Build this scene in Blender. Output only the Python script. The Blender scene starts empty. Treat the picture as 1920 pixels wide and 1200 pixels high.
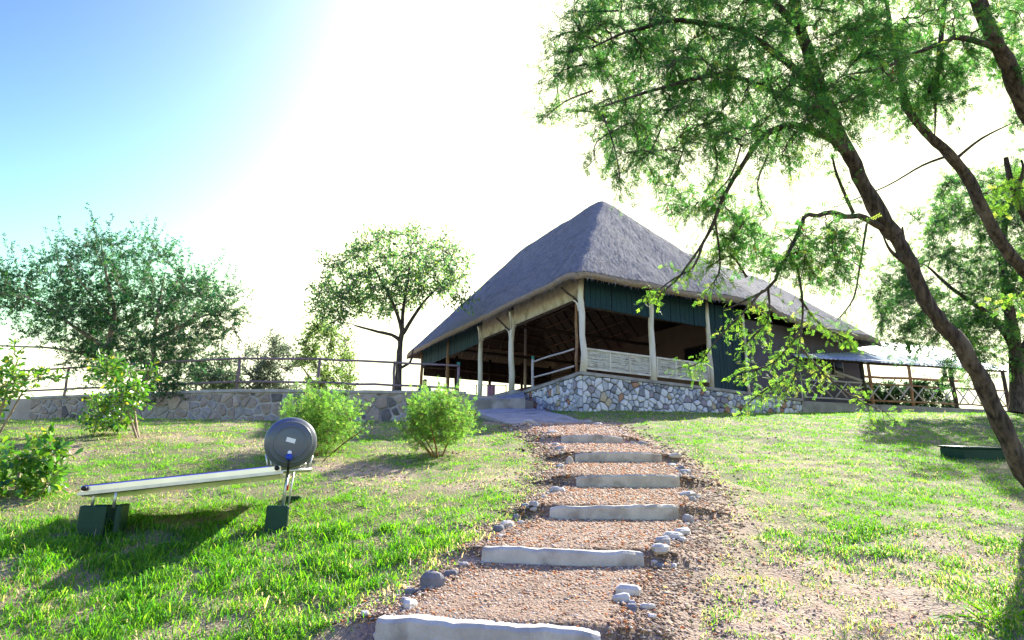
import bpy, math, random
import numpy as np
from mathutils import Matrix, Vector

# ------------------------------------------------------------------ camera, sky, sun, exposure
scene = bpy.context.scene
F = 1180.0                                   # focal length in pixels of a 1920 wide picture
PIT = math.atan(300 / F)
ROLL = math.radians(0.6)
EYE = np.array([0.0, 0.0, 1.7])
cp, sp, cr, sr = math.cos(PIT), math.sin(PIT), math.cos(ROLL), math.sin(ROLL)
fw = Vector((0, cp, sp)); up0 = Vector((0, -sp, cp)); rt0 = Vector((1, 0, 0))
rt = cr * rt0 + sr * up0; up = cr * up0 - sr * rt0
cam_data = bpy.data.cameras.new('camera')
cam_data.sensor_width = 36.0; cam_data.lens = F / 1920 * 36.0
cam_data.clip_start = 0.05; cam_data.clip_end = 9000
cam = bpy.data.objects.new('camera', cam_data); scene.collection.objects.link(cam)
m = Matrix.Identity(4)
for i, v in enumerate((rt, up, -fw)):
    for j in range(3): m[j][i] = v[j]
m.translation = Vector(EYE); cam.matrix_world = m
scene.camera = cam

SUN_EL, SUN_AZ = math.radians(35.7), math.radians(35.5)      # azimuth from +Y towards +X
world = bpy.data.worlds.new('World'); scene.world = world; world.use_nodes = True
wn = world.node_tree.nodes; bg = wn['Background']
sky = wn.new('ShaderNodeTexSky'); sky.sky_type = 'NISHITA'; sky.sun_disc = False
sky.sun_elevation = SUN_EL; sky.sun_rotation = SUN_AZ
sky.air_density = 1.0; sky.dust_density = 4.0; sky.ozone_density = 6.0; sky.altitude = 900
gm = wn.new('ShaderNodeGamma'); gm.inputs[1].default_value = 2.6          # the print's steep contrast in the sky
sc_ = wn.new('ShaderNodeVectorMath'); sc_.operation = 'MULTIPLY'; sc_.inputs[1].default_value = (.52, .235, .43)
mn_ = wn.new('ShaderNodeVectorMath'); mn_.operation = 'MINIMUM'; mn_.inputs[1].default_value = (3.0, 3.0, 2.05)
wl_ = world.node_tree.links
wl_.new(sky.outputs[0], gm.inputs[0]); wl_.new(gm.outputs[0], sc_.inputs[0]); wl_.new(sc_.outputs[0], mn_.inputs[0]); wl_.new(mn_.outputs[0], bg.inputs[0]); bg.inputs[1].default_value = 0.15
sun_d = bpy.data.lights.new('sun', 'SUN'); sun_d.energy = 3.3; sun_d.angle = math.radians(0.55)
sun_d.color = (1.0, 0.95, 0.87)
sun = bpy.data.objects.new('sun', sun_d); scene.collection.objects.link(sun)
sdir = Vector((math.cos(SUN_EL) * math.sin(SUN_AZ), math.cos(SUN_EL) * math.cos(SUN_AZ), math.sin(SUN_EL)))
sun.rotation_euler = sdir.to_track_quat('Z', 'Y').to_euler(); sun.location = (12, 17, 20)
vs = scene.view_settings
vs.view_transform = 'Standard'; vs.look = 'None'; vs.exposure = 2.25; vs.gamma = 1.0; vs.use_curve_mapping = False
scene.cycles.max_bounces = 8; scene.cycles.transparent_max_bounces = 12
scene.cycles.use_denoising = True

# ------------------------------------------------------------------ helpers
rng = np.random.default_rng(7); random.seed(7)
COL = scene.collection

def ray(px, py):
    x = (px - 960) / F; u = -(py - 600) / F
    x, u = x * cr - u * sr, u * cr + x * sr
    return np.array([x, cp - u * sp, sp + u * cp])
def at(px, py, Y):
    r = ray(px, py); return EYE + r * (Y / r[1])
def unit(a):
    a = np.asarray(a, float); return a / (np.linalg.norm(a, axis=-1, keepdims=True) + 1e-9)

def vnoise(x, y, seed=0):
    x = np.asarray(x, float); y = np.asarray(y, float)
    xi = np.floor(x).astype(np.int64); yi = np.floor(y).astype(np.int64)
    fx = x - xi; fy = y - yi; fx = fx * fx * (3 - 2 * fx); fy = fy * fy * (3 - 2 * fy)
    def h(a, b):
        n = (a * 374761393 + b * 668265263 + seed * 974634777) & 0x7fffffff
        n = ((n ^ (n >> 13)) * 1274126177) & 0x7fffffff
        return ((n ^ (n >> 16)) & 0xffff) / 65535.0
    return (h(xi, yi) * (1 - fx) + h(xi + 1, yi) * fx) * (1 - fy) + (h(xi, yi + 1) * (1 - fx) + h(xi + 1, yi + 1) * fx) * fy
def fbm(x, y, seed=0, o=3):
    s = 0; a = 0.5; t = 0
    for k in range(o):
        s = s + a * vnoise(np.asarray(x) * 2 ** k, np.asarray(y) * 2 ** k, seed + k * 17); t += a; a *= 0.5
    return s / t
def sstep(a, b, x): t = np.clip((np.asarray(x, float) - a) / (b - a), 0, 1); return t * t * (3 - 2 * t)

# ---- materials
def nodes(name):
    mt = bpy.data.materials.new(name); mt.use_nodes = True
    return mt, mt.node_tree.nodes, mt.node_tree.links, mt.node_tree.nodes['Principled BSDF']
def rgb(c): return (c[0], c[1], c[2], 1)
def M(name, c1, c2=None, scale=6.0, rough=0.85, bump=0.0, bscale=40.0, stretch=(1, 1, 1), metal=0.0, spec=0.3, c3=None, s3=1.3, bd=0.02):
    mt, n, l, b = nodes(name); c2 = c2 or c1
    tc = n.new('ShaderNodeTexCoord'); mp = n.new('ShaderNodeMapping'); mp.inputs['Scale'].default_value = stretch
    l.new(tc.outputs['Object'], mp.inputs[0])
    nz = n.new('ShaderNodeTexNoise'); nz.inputs['Scale'].default_value = scale; nz.inputs['Detail'].default_value = 6
    l.new(mp.outputs[0], nz.inputs['Vector'])
    rp = n.new('ShaderNodeValToRGB'); rp.color_ramp.elements[0].position = 0.32; rp.color_ramp.elements[1].position = 0.68
    rp.color_ramp.elements[0].color = rgb(c1); rp.color_ramp.elements[1].color = rgb(c2)
    l.new(nz.outputs['Fac'], rp.inputs[0]); out = rp.outputs[0]
    if c3:
        n3 = n.new('ShaderNodeTexNoise'); n3.inputs['Scale'].default_value = s3; n3.inputs['Detail'].default_value = 5
        l.new(mp.outputs[0], n3.inputs['Vector'])
        r3 = n.new('ShaderNodeValToRGB'); r3.color_ramp.elements[0].position = 0.52; r3.color_ramp.elements[1].position = 0.68
        l.new(n3.outputs['Fac'], r3.inputs[0])
        mx = n.new('ShaderNodeMixRGB'); l.new(r3.outputs[0], mx.inputs[0]); l.new(out, mx.inputs[1]); mx.inputs[2].default_value = rgb(c3)
        out = mx.outputs[0]
    l.new(out, b.inputs['Base Color'])
    b.inputs['Roughness'].default_value = rough; b.inputs['Metallic'].default_value = metal
    b.inputs['Specular IOR Level'].default_value = spec
    if bump:
        n2 = n.new('ShaderNodeTexNoise'); n2.inputs['Scale'].default_value = bscale; n2.inputs['Detail'].default_value = 8
        l.new(mp.outputs[0], n2.inputs['Vector'])
        bp = n.new('ShaderNodeBump'); bp.inputs['Strength'].default_value = bump; bp.inputs['Distance'].default_value = bd
        l.new(n2.outputs['Fac'], bp.inputs['Height']); l.new(bp.outputs[0], b.inputs['Normal'])
    return mt
def leafmat(name, trans=0.5, rough=0.55, spec=0.3, val=2.0):
    """diffuse leaf with light passing through it; colour is carried per leaf in the attribute col"""
    mt, n, l, b = nodes(name)
    a = n.new('ShaderNodeAttribute'); a.attribute_name = 'col'
    l.new(a.outputs['Color'], b.inputs['Base Color']); b.inputs['Roughness'].default_value = rough
    b.inputs['Specular IOR Level'].default_value = spec
    t = n.new('ShaderNodeBsdfTranslucent')
    hs = n.new('ShaderNodeHueSaturation'); hs.inputs['Hue'].default_value = 0.495; hs.inputs['Saturation'].default_value = 1.1; hs.inputs['Value'].default_value = val
    l.new(a.outputs['Color'], hs.inputs['Color']); l.new(hs.outputs[0], t.inputs[0])
    mx = n.new('ShaderNodeMixShader'); mx.inputs[0].default_value = trans
    l.new(b.outputs[0], mx.inputs[1]); l.new(t.outputs[0], mx.inputs[2])
    l.new(mx.outputs[0], n['Material Output'].inputs[0]); return mt
def colmat(name, rough=0.9, bump=0.0, bscale=60):
    mt, n, l, b = nodes(name)
    a = n.new('ShaderNodeAttribute'); a.attribute_name = 'col'
    nz = n.new('ShaderNodeTexNoise'); nz.inputs['Scale'].default_value = bscale; nz.inputs['Detail'].default_value = 6
    tc = n.new('ShaderNodeTexCoord'); l.new(tc.outputs['Object'], nz.inputs['Vector'])
    mr = n.new('ShaderNodeMapRange'); mr.inputs[3].default_value = 0.72; mr.inputs[4].default_value = 1.28; mr.inputs[1].default_value = 0.3; mr.inputs[2].default_value = 0.7
    l.new(nz.outputs['Fac'], mr.inputs[0])
    mx = n.new('ShaderNodeVectorMath'); mx.operation = 'SCALE'; l.new(a.outputs['Color'], mx.inputs[0]); l.new(mr.outputs[0], mx.inputs['Scale'])
    l.new(mx.outputs[0], b.inputs['Base Color']); b.inputs['Roughness'].default_value = rough; b.inputs['Specular IOR Level'].default_value = 0.2
    if bump:
        bp = n.new('ShaderNodeBump'); bp.inputs['Strength'].default_value = bump; bp.inputs['Distance'].default_value = 0.03
        l.new(nz.outputs['Fac'], bp.inputs['Height']); l.new(bp.outputs[0], b.inputs['Normal'])
    return mt

MT = dict(
    ground=colmat('soil_and_turf', bump=1.0, bscale=42),
    pebble=colmat('pebbles', bump=0.2, bscale=90),
    grass=leafmat('grass_blades', 0.55, val=2.3), leaf=leafmat('fine_leaves', 0.6, val=2.3), gloss=leafmat('glossy_leaves', 0.4, 0.35, 0.5),
    concrete=M('step_concrete', (.37, .345, .30), (.52, .49, .43), 5, 0.9, 0.5, 45, c3=(.28, .25, .21), s3=3.8),
    slab=M('grey_slab', (.27, .25, .22), (.38, .355, .315), 3, 0.92, 0.5, 24, c3=(.19, .175, .15), s3=1.8),
    thatch=M('weathered_thatch', (.115, .117, .125), (.23, .232, .243), 7, 0.95, .8, 22, (1, 1, 2.2), c3=(.17, .17, .178), s3=.9, bd=.04),
    thatch_cut=M('cut_thatch_edge', (.24, .18, .125), (.40, .31, .22), 16, 0.95, 0.9, 50),
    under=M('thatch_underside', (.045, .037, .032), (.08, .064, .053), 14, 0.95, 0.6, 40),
    cream=M('cream_painted_timber', (.62, .57, .46), (.74, .70, .60), 7, 0.75, 0.35, 30, (1, 1, .25), c3=(.42, .36, .26), s3=2.6),
    beige=M('weathered_beige_board', (.42, .35, .24), (.60, .53, .39), 4, 0.85, 0.5, 18, c3=(.22, .165, .105), s3=1.7),
    teal=M('dark_teal_boards', (.003, .024, .035), (.006, .042, .056), 5, 0.7, 0.3, 25, (4, 4, .4)),
    plaster=M('dark_violet_plaster', (.085, .075, .095), (.115, .10, .125), 2, 0.9, 0.3, 18),
    brownwall=M('brown_inner_plaster', (.13, .092, .08), (.17, .122, .105), 1.5, 0.9, 0.2, 12),
    floor=M('red_floor', (.07, .025, .02), (.11, .04, .03), 3, 0.6),
    darkwood=M('dark_pole_timber', (.035, .025, .022), (.07, .05, .04), 8, 0.85, 0.4, 30),
    brownwood=M('brown_pole_timber', (.22, .12, .06), (.33, .2, .11), 8, 0.8, 0.4, 30),
    batten=M('reddish_battens', (.14, .08, .055), (.20, .12, .082), 8, 0.85),
    railwood=M('grey_violet_rail', (.16, .11, .12), (.25, .19, .19), 8, 0.7, 0.3, 30),
    railmetal=M('pale_rail_pole', (.42, .38, .36), (.55, .5, .47), 8, 0.6, 0.2, 30),
    greencap=M('teal_post_cap', (.03, .17, .14), None, rough=0.6),
    reed=M('pale_reed_mat', (.52, .50, .42), (.68, .66, .58), 16, 0.85, 0.4, 40, c3=(.40, .37, .29), s3=5),
    glassdark=M('dark_window_glass', (.012, .014, .02), None, rough=0.12, spec=0.5),
    bark=M('grey_brown_bark', (.025, .018, .015), (.135, .105, .085), 20, 0.95, 1.0, 34, (1, 1, .22), c3=(.17, .135, .105), s3=5, bd=.07),
    twig=M('reddish_twigs', (.16, .075, .03), (.26, .13, .06), 12, 0.9),
    palebark=M('pale_bark', (.22, .17, .12), (.36, .29, .21), 9, 0.9, 0.6, 30),
    mortar_pale=M('pale_mortar', (.35, .33, .30), (.48, .455, .42), 5, 0.95, 0.8, 30, c3=(.20, .19, .175), s3=1.4),
    mortar_dark=M('dark_mortar', (.10, .10, .11), (.19, .19, .20), 6, 0.95, 0.6, 40),
    alu=M('brushed_aluminium', (.62, .62, .63), (.74, .74, .75), 3, 0.32, metal=1.0),
    steel=M('galvanised_steel', (.5, .5, .51), (.62, .62, .62), 10, 0.42, metal=0.85),
    tank=M('grey_tank_enamel', (.085, .10, .125), (.105, .12, .145), 2, 0.33, spec=0.5),
    blackglass=M('collector_glass', (.01, .012, .02), None, rough=0.06, spec=0.6),
    black=M('black_plastic', (.012, .012, .012), None, rough=0.5),
    white=M('white_sticker', (.8, .8, .8), None, rough=0.5),
    blue=M('blue_fitting', (.02, .06, .42), None, rough=0.4),
    red=M('red_tape', (.5, .03, .02), None, rough=0.6),
    green=M('dark_green_paint', (.006, .036, .020), (.010, .055, .030), 4, 0.55, 0.2, 30),
    sheet=M('corrugated_zinc', (.56, .60, .64), (.70, .73, .76), 4, 0.5),
    cloth=M('lilac_cloth', (.42, .22, .46), (.52, .3, .55), 6, 0.9),
    skin=M('dark_skin', (.06, .03, .02), None, rough=0.6), hair=M('black_hair', (.008, .007, .007), None, rough=0.8),
    shirt=M('dark_blue_shirt', (.02, .06, .12), (.03, .09, .16), 9, 0.9), trousers=M('dark_trousers', (.02, .02, .025), None, rough=0.9),
)
def polycarb():
    mt, n, l, b = nodes('clear_roof_sheet')
    b.inputs['Base Color'].default_value = (.66, .76, .84, 1); b.inputs['Roughness'].default_value = 0.35
    t = n.new('ShaderNodeBsdfTranslucent'); t.inputs[0].default_value = (.6, .72, .82, 1)
    tr = n.new('ShaderNodeBsdfTransparent'); tr.inputs[0].default_value = (.92, .95, .97, 1)
    m1 = n.new('ShaderNodeMixShader'); m1.inputs[0].default_value = 0.5; m2 = n.new('ShaderNodeMixShader'); m2.inputs[0].default_value = 0.2
    l.new(b.outputs[0], m1.inputs[1]); l.new(t.outputs[0], m1.inputs[2]); l.new(m1.outputs[0], m2.inputs[1]); l.new(tr.outputs[0], m2.inputs[2])
    l.new(m2.outputs[0], n['Material Output'].inputs[0]); return mt
MT['poly'] = polycarb()
PLINTH_STONES = [M('stone_blue_grey', (.38, .40, .42), (.50, .515, .54), 8, 0.85, 0.5, 30), M('stone_white', (.60, .60, .60), (.74, .74, .73), 8, 0.85, 0.5, 30),
    M('stone_grey', (.20, .21, .23), (.30, .31, .33), 8, 0.85, 0.5, 30), M('stone_orange', (.38, .19, .11), (.46, .27, .17), 8, 0.85, 0.5, 30),
    M('stone_straw', (.46, .38, .24), (.56, .48, .33), 8, 0.85, 0.5, 30), M('stone_violet', (.27, .24, .27), (.36, .32, .35), 8, 0.85, 0.5, 30)]
WALL_STONES = [M('rock_brown', (.25, .20, .155), (.38, .31, .25), 7, 0.9, 0.6, 25), M('rock_grey', (.24, .22, .20), (.36, .335, .305), 7, 0.9, 0.6, 25),
    M('rock_dark', (.10, .092, .085), (.17, .155, .145), 7, 0.9, 0.6, 25), M('rock_tan', (.36, .29, .22), (.46, .38, .3), 7, 0.9, 0.6, 25)]

# ---- object makers
def put(name, me, mat=None, parent=None, smooth=False):
    o = bpy.data.objects.new(name, me); COL.objects.link(o)
    if mat is not None:
        for q in (mat if isinstance(mat, (list, tuple)) else [mat]): me.materials.append(q)
    if parent is not None:
        o.parent = parent; o.matrix_parent_inverse = parent.matrix_world.inverted() if parent.type != 'EMPTY' else Matrix.Translation(-Vector(parent.location))
    if smooth: me.polygons.foreach_set('use_smooth', [True] * len(me.polygons))
    return o
def tag(o, label, cat=None, group=None, kind=None):
    if label: o['label'] = label
    if cat: o['category'] = cat
    if group: o['group'] = group
    if kind: o['kind'] = kind
    return o
def empty(name, loc, label, cat, group=None):
    o = bpy.data.objects.new(name, None); COL.objects.link(o); o.location = Vector(loc); o.empty_display_size = 0.3
    return tag(o, label, cat, group)
def tris(name, V, T, mat, parent=None, col=None, smooth=False):
    V = np.ascontiguousarray(V, np.float32); T = np.ascontiguousarray(T, np.int32)
    me = bpy.data.meshes.new(name); nt = len(T)
    me.vertices.add(len(V)); me.vertices.foreach_set('co', V.ravel())
    me.loops.add(nt * 3); me.loops.foreach_set('vertex_index', T.ravel())
    me.polygons.add(nt); me.polygons.foreach_set('loop_start', np.arange(0, nt * 3, 3, dtype=np.int32))
    if col is not None:
        a = me.attributes.new('col', 'FLOAT_COLOR', 'POINT')
        c = np.ones((len(V), 4), np.float32); c[:, :3] = col; a.data.foreach_set('color', c.ravel())
    me.update(calc_edges=True); me.validate()
    return put(name, me, mat, parent, smooth)
class MB:
    def __init__(s): s.v = []; s.f = []; s.mi = []
    def add(s, v, f, mi=0):
        k = len(s.v); s.v += [tuple(map(float, q)) for q in v]; s.f += [tuple(i + k for i in q) for q in f]; s.mi += [mi] * len(f); return s
    def box(s, c, ax, ay, az, bev=0.0, mi=0):
        """oriented box from centre and three half extent vectors, with chamfered long edges when bev is set"""
        c, ax, ay, az = (np.asarray(q, float) for q in (c, ax, ay, az))
        if bev <= 0:
            v = [c + i * ax + j * ay + k * az for k in (-1, 1) for j in (-1, 1) for i in (-1, 1)]
            return s.add(v, [(0, 2, 3, 1), (4, 5, 7, 6), (0, 1, 5, 4), (2, 6, 7, 3), (0, 4, 6, 2), (1, 3, 7, 5)], mi)
        lx, ly, lz = (np.linalg.norm(q) for q in (ax, ay, az)); bx, by, bz = ax * bev / lx, ay * bev / ly, az * bev / lz
        rings = []
        for k, ins in ((-1, 1), (-1, 0), (1, 0), (1, 1)):
            zc = c + k * (az if ins else az - bz); X = ax - bx if ins else ax; Y = ay - by if ins else ay; cx, cy = (0 * bx, 0 * by) if ins else (bx, by)
            r = []
            for i, j in ((1, 1), (-1, 1), (-1, -1), (1, -1)):
                a = zc + i * X + j * (Y - (by if not ins else 0)); b = zc + i * (X - (bx if not ins else 0)) + j * Y
                if ins: a = zc + i * X + j * (Y - by); b = zc + i * (X - bx) + j * Y
                r += [a, b] if i * j > 0 else [b, a]
            rings.append(r)
        f = [tuple(range(7, -1, -1)), tuple(range(24, 32))]
        for k in range(3):
            for q in range(8): f.append((k * 8 + q, k * 8 + (q + 1) % 8, k * 8 + 8 + (q + 1) % 8, k * 8 + 8 + q))
        return s.add([p for r in rings for p in r], f, mi)
    def tube(s, pts, rad, n=8, cap=True, mi=0):
        pts = np.asarray(pts, float); rad = np.broadcast_to(np.asarray(rad, float), (len(pts),))
        v, f = tube_arrays(pts, rad, n)
        f = [tuple(q) for q in f]
        if cap: f += [tuple(range(n - 1, -1, -1)), tuple(range((len(pts) - 1) * n, len(pts) * n))]
        return s.add(v, f, mi)
    def lathe(s, c, ax, prof, n=32, mi=0):
        """prof: (distance along axis, radius)"""
        ax = unit(ax); a = unit(np.cross(ax, [0, 0, 1.0] if abs(ax[2]) < .9 else [1.0, 0, 0])); b = np.cross(ax, a); v = []
        for d, r in prof:
            for k in range(n):
                t = 2 * math.pi * k / n; v.append(np.asarray(c) + ax * d + r * (a * math.cos(t) + b * math.sin(t)))
        f = []
        for i in range(len(prof) - 1):
            for k in range(n): f.append((i * n + k, i * n + (k + 1) % n, (i + 1) * n + (k + 1) % n, (i + 1) * n + k))
        f += [tuple(range(n - 1, -1, -1)), tuple(range((len(prof) - 1) * n, len(prof) * n))]
        return s.add(v, f, mi)
    def build(s, name, mat, parent=None, smooth=False):
        me = bpy.data.meshes.new(name); me.from_pydata(s.v, [], s.f); me.update()
        if isinstance(mat, (list, tuple)): me.polygons.foreach_set('material_index', s.mi)
        return put(name, me, mat, parent, smooth)
def tube_arrays(pts, rad, n):
    d = unit(np.gradient(pts, axis=0)); a = np.zeros_like(pts)
    ref = np.array([0, 0, 1.0]) if abs(d[0][2]) < .9 else np.array([1.0, 0, 0]); x = unit(np.cross(d[0], ref))
    for i in range(len(pts)):
        x = unit(x - d[i] * (x @ d[i])); a[i] = x
    b = np.cross(d, a); t = np.arange(n) * 2 * math.pi / n
    v = pts[:, None] + rad[:, None, None] * (a[:, None] * np.cos(t)[None, :, None] + b[:, None] * np.sin(t)[None, :, None])
    i = np.arange(len(pts) - 1)[:, None] * n; k = np.arange(n)[None]; k2 = (k + 1) % n
    f = np.stack([i + k, i + k2, i + n + k2, i + n + k], -1).reshape(-1, 4)
    return v.reshape(-1, 3), f
def crooked(p0, p1, k=5, amp=0.02):
    p0, p1 = np.asarray(p0, float), np.asarray(p1, float); t = np.linspace(0, 1, k)[:, None]
    p = p0 + (p1 - p0) * t; p[1:-1] += rng.normal(0, amp, (k - 2, 3)); return p
def pole(name, p0, p1, r0, r1, mat, parent, k=5, amp=0.012, n=8):
    return MB().tube(crooked(p0, p1, k, amp), np.linspace(r0, r1, k) * (1 + rng.normal(0, .05, k)), n).build(name, mat, parent, True)
def plank(name, c, ax, ay, az, mat, parent, bev=0.004): return MB().box(c, ax, ay, az, bev).build(name, mat, parent)

# ------------------------------------------------------------------ terrain
KERB = [  # front base and top: three pixels each (left, middle, right), and the distance
    dict(b=[(700, 1222), (905, 1240), (1128, 1258)], t=[(708, 1158), (905, 1172), (1132, 1190)], Y=4.12, d=(.17, -.09)),
    dict(b=[(903, 1046), (1050, 1062), (1208, 1062)], t=[(900, 1024), (1050, 1031), (1204, 1036)], Y=5.35, d=(.17, .0)),
    dict(b=[(1030, 970), (1150, 976), (1274, 968)], t=[(1020, 950), (1150, 948), (1272, 946)], Y=6.75),
    dict(b=[(1080, 909), (1170, 915), (1276, 907)], t=[(1076, 893), (1170, 890), (1272, 890)], Y=8.35),
    dict(b=[(1078, 865), (1160, 868), (1242, 863)], t=[(1077, 850), (1160, 847), (1242, 849)], Y=10.25),
    dict(b=[(1052, 830), (1110, 832), (1168, 830)], t=[(1049, 818), (1110, 815), (1170, 819)], Y=12.3)]
for k in KERB:
    Y = k['Y']; d0, d1 = k.get('d', (.09, .09)); k['B'] = [at(*k['b'][0], Y + d0), at(*k['b'][1], Y), at(*k['b'][2], Y + d1)]
    k['zt'] = [at(*k['t'][0], Y + d0)[2], at(*k['t'][1], Y)[2], at(*k['t'][2], Y + d1)[2]]
ctrl = []
for y in (-12, -4, 0, 3, 8, 13):
    for x in (-14, -6, 6, 14): ctrl.append((x, y, .011 + .193 * y))
for k in KERB: ctrl.append(tuple(k['B'][1]))
for q in [(400, 788, 19.9), (800, 790, 19.9), (100, 792, 22.2), (1060, 795, 15.7), (1092, 772, 19.4), (1300, 775, 21.6), (1500, 778, 24.2), (1850, 785, 26.2), (970, 771, 23.0), (510, 992, 6.33), (185, 1012, 5.95), (600, 850, 10.9), (1850, 861, 11.0)]:
    ctrl.append(tuple(at(*q)))
ctrl += [(-14, 30, 3.6), (0, 34, 3.4), (14, 34, 3.6), (-26, 22, 3.2), (26, 22, 4.0), (-26, 8, 1.3), (26, 8, 1.7)]
ctrl = np.array(ctrl)
def _U(r2): return r2 * np.log(r2 + 1e-9)
n_ = len(ctrl); A = np.zeros((n_ + 3, n_ + 3))
A[:n_, :n_] = _U(((ctrl[:, None, :2] - ctrl[None, :, :2]) ** 2).sum(-1)) + np.eye(n_) * 2.0
A[:n_, n_] = 1; A[:n_, n_ + 1:] = ctrl[:, :2]; A[n_:, :n_] = A[:n_, n_:].T
TPS = np.linalg.solve(A, np.concatenate([ctrl[:, 2], [0, 0, 0]]))
PY = np.array([1.5] + [k['Y'] for k in KERB] + [15.6]); PX = np.array([-.55] + [k['B'][1][0] for k in KERB] + [1.15])
PHW = np.array([.85, .80, .72, .76, .75, .74, .72, .85])
def path_x(y): return np.interp(y, PY, PX)
def path_hw(y): return np.interp(y, PY, PHW)
def path_z(x, y):
    """height of the trodden gravel: low in front of each kerb, level with its top behind it"""
    y = np.asarray(y, float); zl = at(1060, 795, 15.7)[2]; out = KERB[0]['B'][1][2] + .19 * (y - KERB[0]['Y'])
    for i, k in enumerate(KERB):
        line = lambda q: np.interp(x, [p[0] for p in q['B']], [p[1] for p in q['B']]) + .05
        y0 = line(k); y1 = line(KERB[i + 1]) if i + 1 < len(KERB) else 15.6
        z0 = np.mean(k['zt']) - .02; z1 = (KERB[i + 1]['B'][1][2] if i + 1 < len(KERB) else zl) + .0; t = (y - y0) / (y1 - y0)
        zz = z0 + (z1 - z0) * np.clip(t, 0, 1.2); lo = np.where(y < y0 + .08, k['B'][1][2] + (z0 - k['B'][1][2]) * sstep(y0, y0 + .08, y), zz)
        out = np.where(y >= y0, lo, out)
    return out
def base_h(x, y):
    x = np.asarray(x, float); y = np.asarray(y, float); sh = x.shape
    q = np.stack([np.clip(x.ravel(), -28, 28), np.clip(y.ravel(), -14, 36)], -1)
    z = TPS[n_] + q @ TPS[n_ + 1:]
    for i in range(n_): z = z + TPS[i] * _U(((q - ctrl[i, :2]) ** 2).sum(-1))
    z = z.reshape(sh); d = np.maximum(0, np.hypot(x, y - 8) - 34)
    return z - 7.5 * (1 - np.exp(-d / 60)) - 0.0
def ground_h(x, y, fine=True):
    z = base_h(x, y); dx = np.abs(x - path_x(y)) / path_hw(y)
    wp = (1 - sstep(1.0, 1.8, dx)) * (1 - sstep(15.2, 16.4, y)) * sstep(2.2, 3.0, y); z = z * (1 - wp) + path_z(x, y) * wp
    if fine:
        near = (1 - sstep(26, 40, np.hypot(x, y)))
        off = sstep(1.15, 2.0, dx)
        z = z + near * off * ((fbm(np.asarray(x) * 1.1, np.asarray(y) * 1.1, 3) - .5) * .10 + (fbm(np.asarray(x) * 4.3, np.asarray(y) * 4.3, 9, 3) - .5) * .085)
    return z
def path_dist(x, y): return np.abs(x - path_x(y)) / path_hw(y) + 9.0 * (y > 16.2)
G = lambda px, py, Y: at(px, py, Y)[:2]
def blob(x, y, c, rx, ry): return np.exp(-(((x - c[0]) / rx) ** 2 + ((y - c[1]) / ry) ** 2))
BARE = [(G(720, 895, 8.9), .85, .7, .95), (G(650, 872, 9.7), .6, .35, .6), (G(930, 905, 8.5), .5, .8, .35), (G(1350, 950, 7.2), .55, 1.3, .8), (G(1280, 1100, 4.9), .9, 1.0, .9),
        (G(1650, 1090, 5.0), 1.1, .6, .75), (G(1500, 1160, 4.4), 1.2, .5, .75), (G(1800, 1020, 5.8), .9, .5, .6), (G(1420, 870, 10.2), 1.4, .35, .5), (G(150, 850, 10.6), 1.6, .4, .55),
        (G(330, 825, 12.2), 1.6, .5, .6), (G(60, 1080, 4.9), .5, .4, .6), (G(500, 1130, 4.6), .35, .25, .6), (G(320, 990, 6.3), .9, .25, .55), (G(1560, 960, 7.0), 1.0, .35, .55)]
def cover(x, y):
    """how much turf grows at a place"""
    x = np.asarray(x, float); y = np.asarray(y, float)
    right = sstep(.3, 1.2, x - path_x(y))
    c = np.where(right > .5, .84 + .12 * sstep(7, 11, y) - .22 * (1 - sstep(4.0, 7, y)), .92 - .10 * sstep(7, 10, y))
    for p, rx, ry, s in BARE: c = c - s * .8 * blob(x, y, p, rx, ry)
    c = c + (fbm(x * .9 + 4, y * .9, 21) - .5) * 1.15 + (fbm(x * 3.3, y * 3.3, 33, 2) - .5) * .8
    d = path_dist(x, y); soil = np.where(x > path_x(y), 2.1, 1.75)
    return np.clip(c, 0, 1) * sstep(soil * .66, soil * 1.12, d + (fbm(x * 2.5, y * 2.5, 5, 2) - .5) * .7)

def axis(lo, hi, st, far, grow=1.28):
    a = list(np.arange(lo, hi + 1e-6, st)); s = st
    while a[-1] < far: s *= grow; a.append(a[-1] + s)
    s = st
    while a[0] > -far: s *= grow; a.insert(0, a[0] - s)
    return np.array(a)
gx = axis(-13, 14, .11, 2500); gy = axis(2.2, 24, .10, 2500)
X, Yg = np.meshgrid(gx, gy); Zg = ground_h(X, Yg)
cv = cover(X, Yg); dpt = path_dist(X, Yg)
s1 = fbm(X * 1.7, Yg * 1.7, 50); s2 = fbm(X * 9, Yg * 9, 60, 2)
soil = (np.array([.235, .165, .11])[None, None] * (1 - s1[..., None]) + np.array([.43, .325, .235])[None, None] * s1[..., None]) * (.75 + .5 * s2[..., None])
turf = np.array([.07, .115, .03])[None, None] * (1 - s2[..., None]) + np.array([.19, .17, .07])[None, None] * s2[..., None]
gc = soil * (1 - cv[..., None] * .8) + turf * (cv[..., None] * .8)
grit = np.array([.38, .26, .18]) * (.7 + .6 * s2[..., None]); w = (1 - sstep(1.0, 1.35, dpt))[..., None]; gc = gc * (1 - w) + grit * w
wet = ((dpt > 1.05) & (dpt < 1.8)).astype(float)[..., None] * sstep(.45, .65, s1)[..., None]; gc = gc * (1 - wet * .45)
nx, ny = len(gx), len(gy); I = np.arange(nx * ny).reshape(ny, nx)
a, b, c, d = I[:-1, :-1].ravel(), I[:-1, 1:].ravel(), I[1:, 1:].ravel(), I[1:, :-1].ravel()
T = np.concatenate([np.stack([a, b, c], -1), np.stack([a, c, d], -1)])
g = tris('ground', np.stack([X, Yg, Zg], -1).reshape(-1, 3), T, MT['ground'], None, gc.reshape(-1, 3), True)
tag(g, 'sloping lawn of patchy grass and pale soil', kind='structure')

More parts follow.
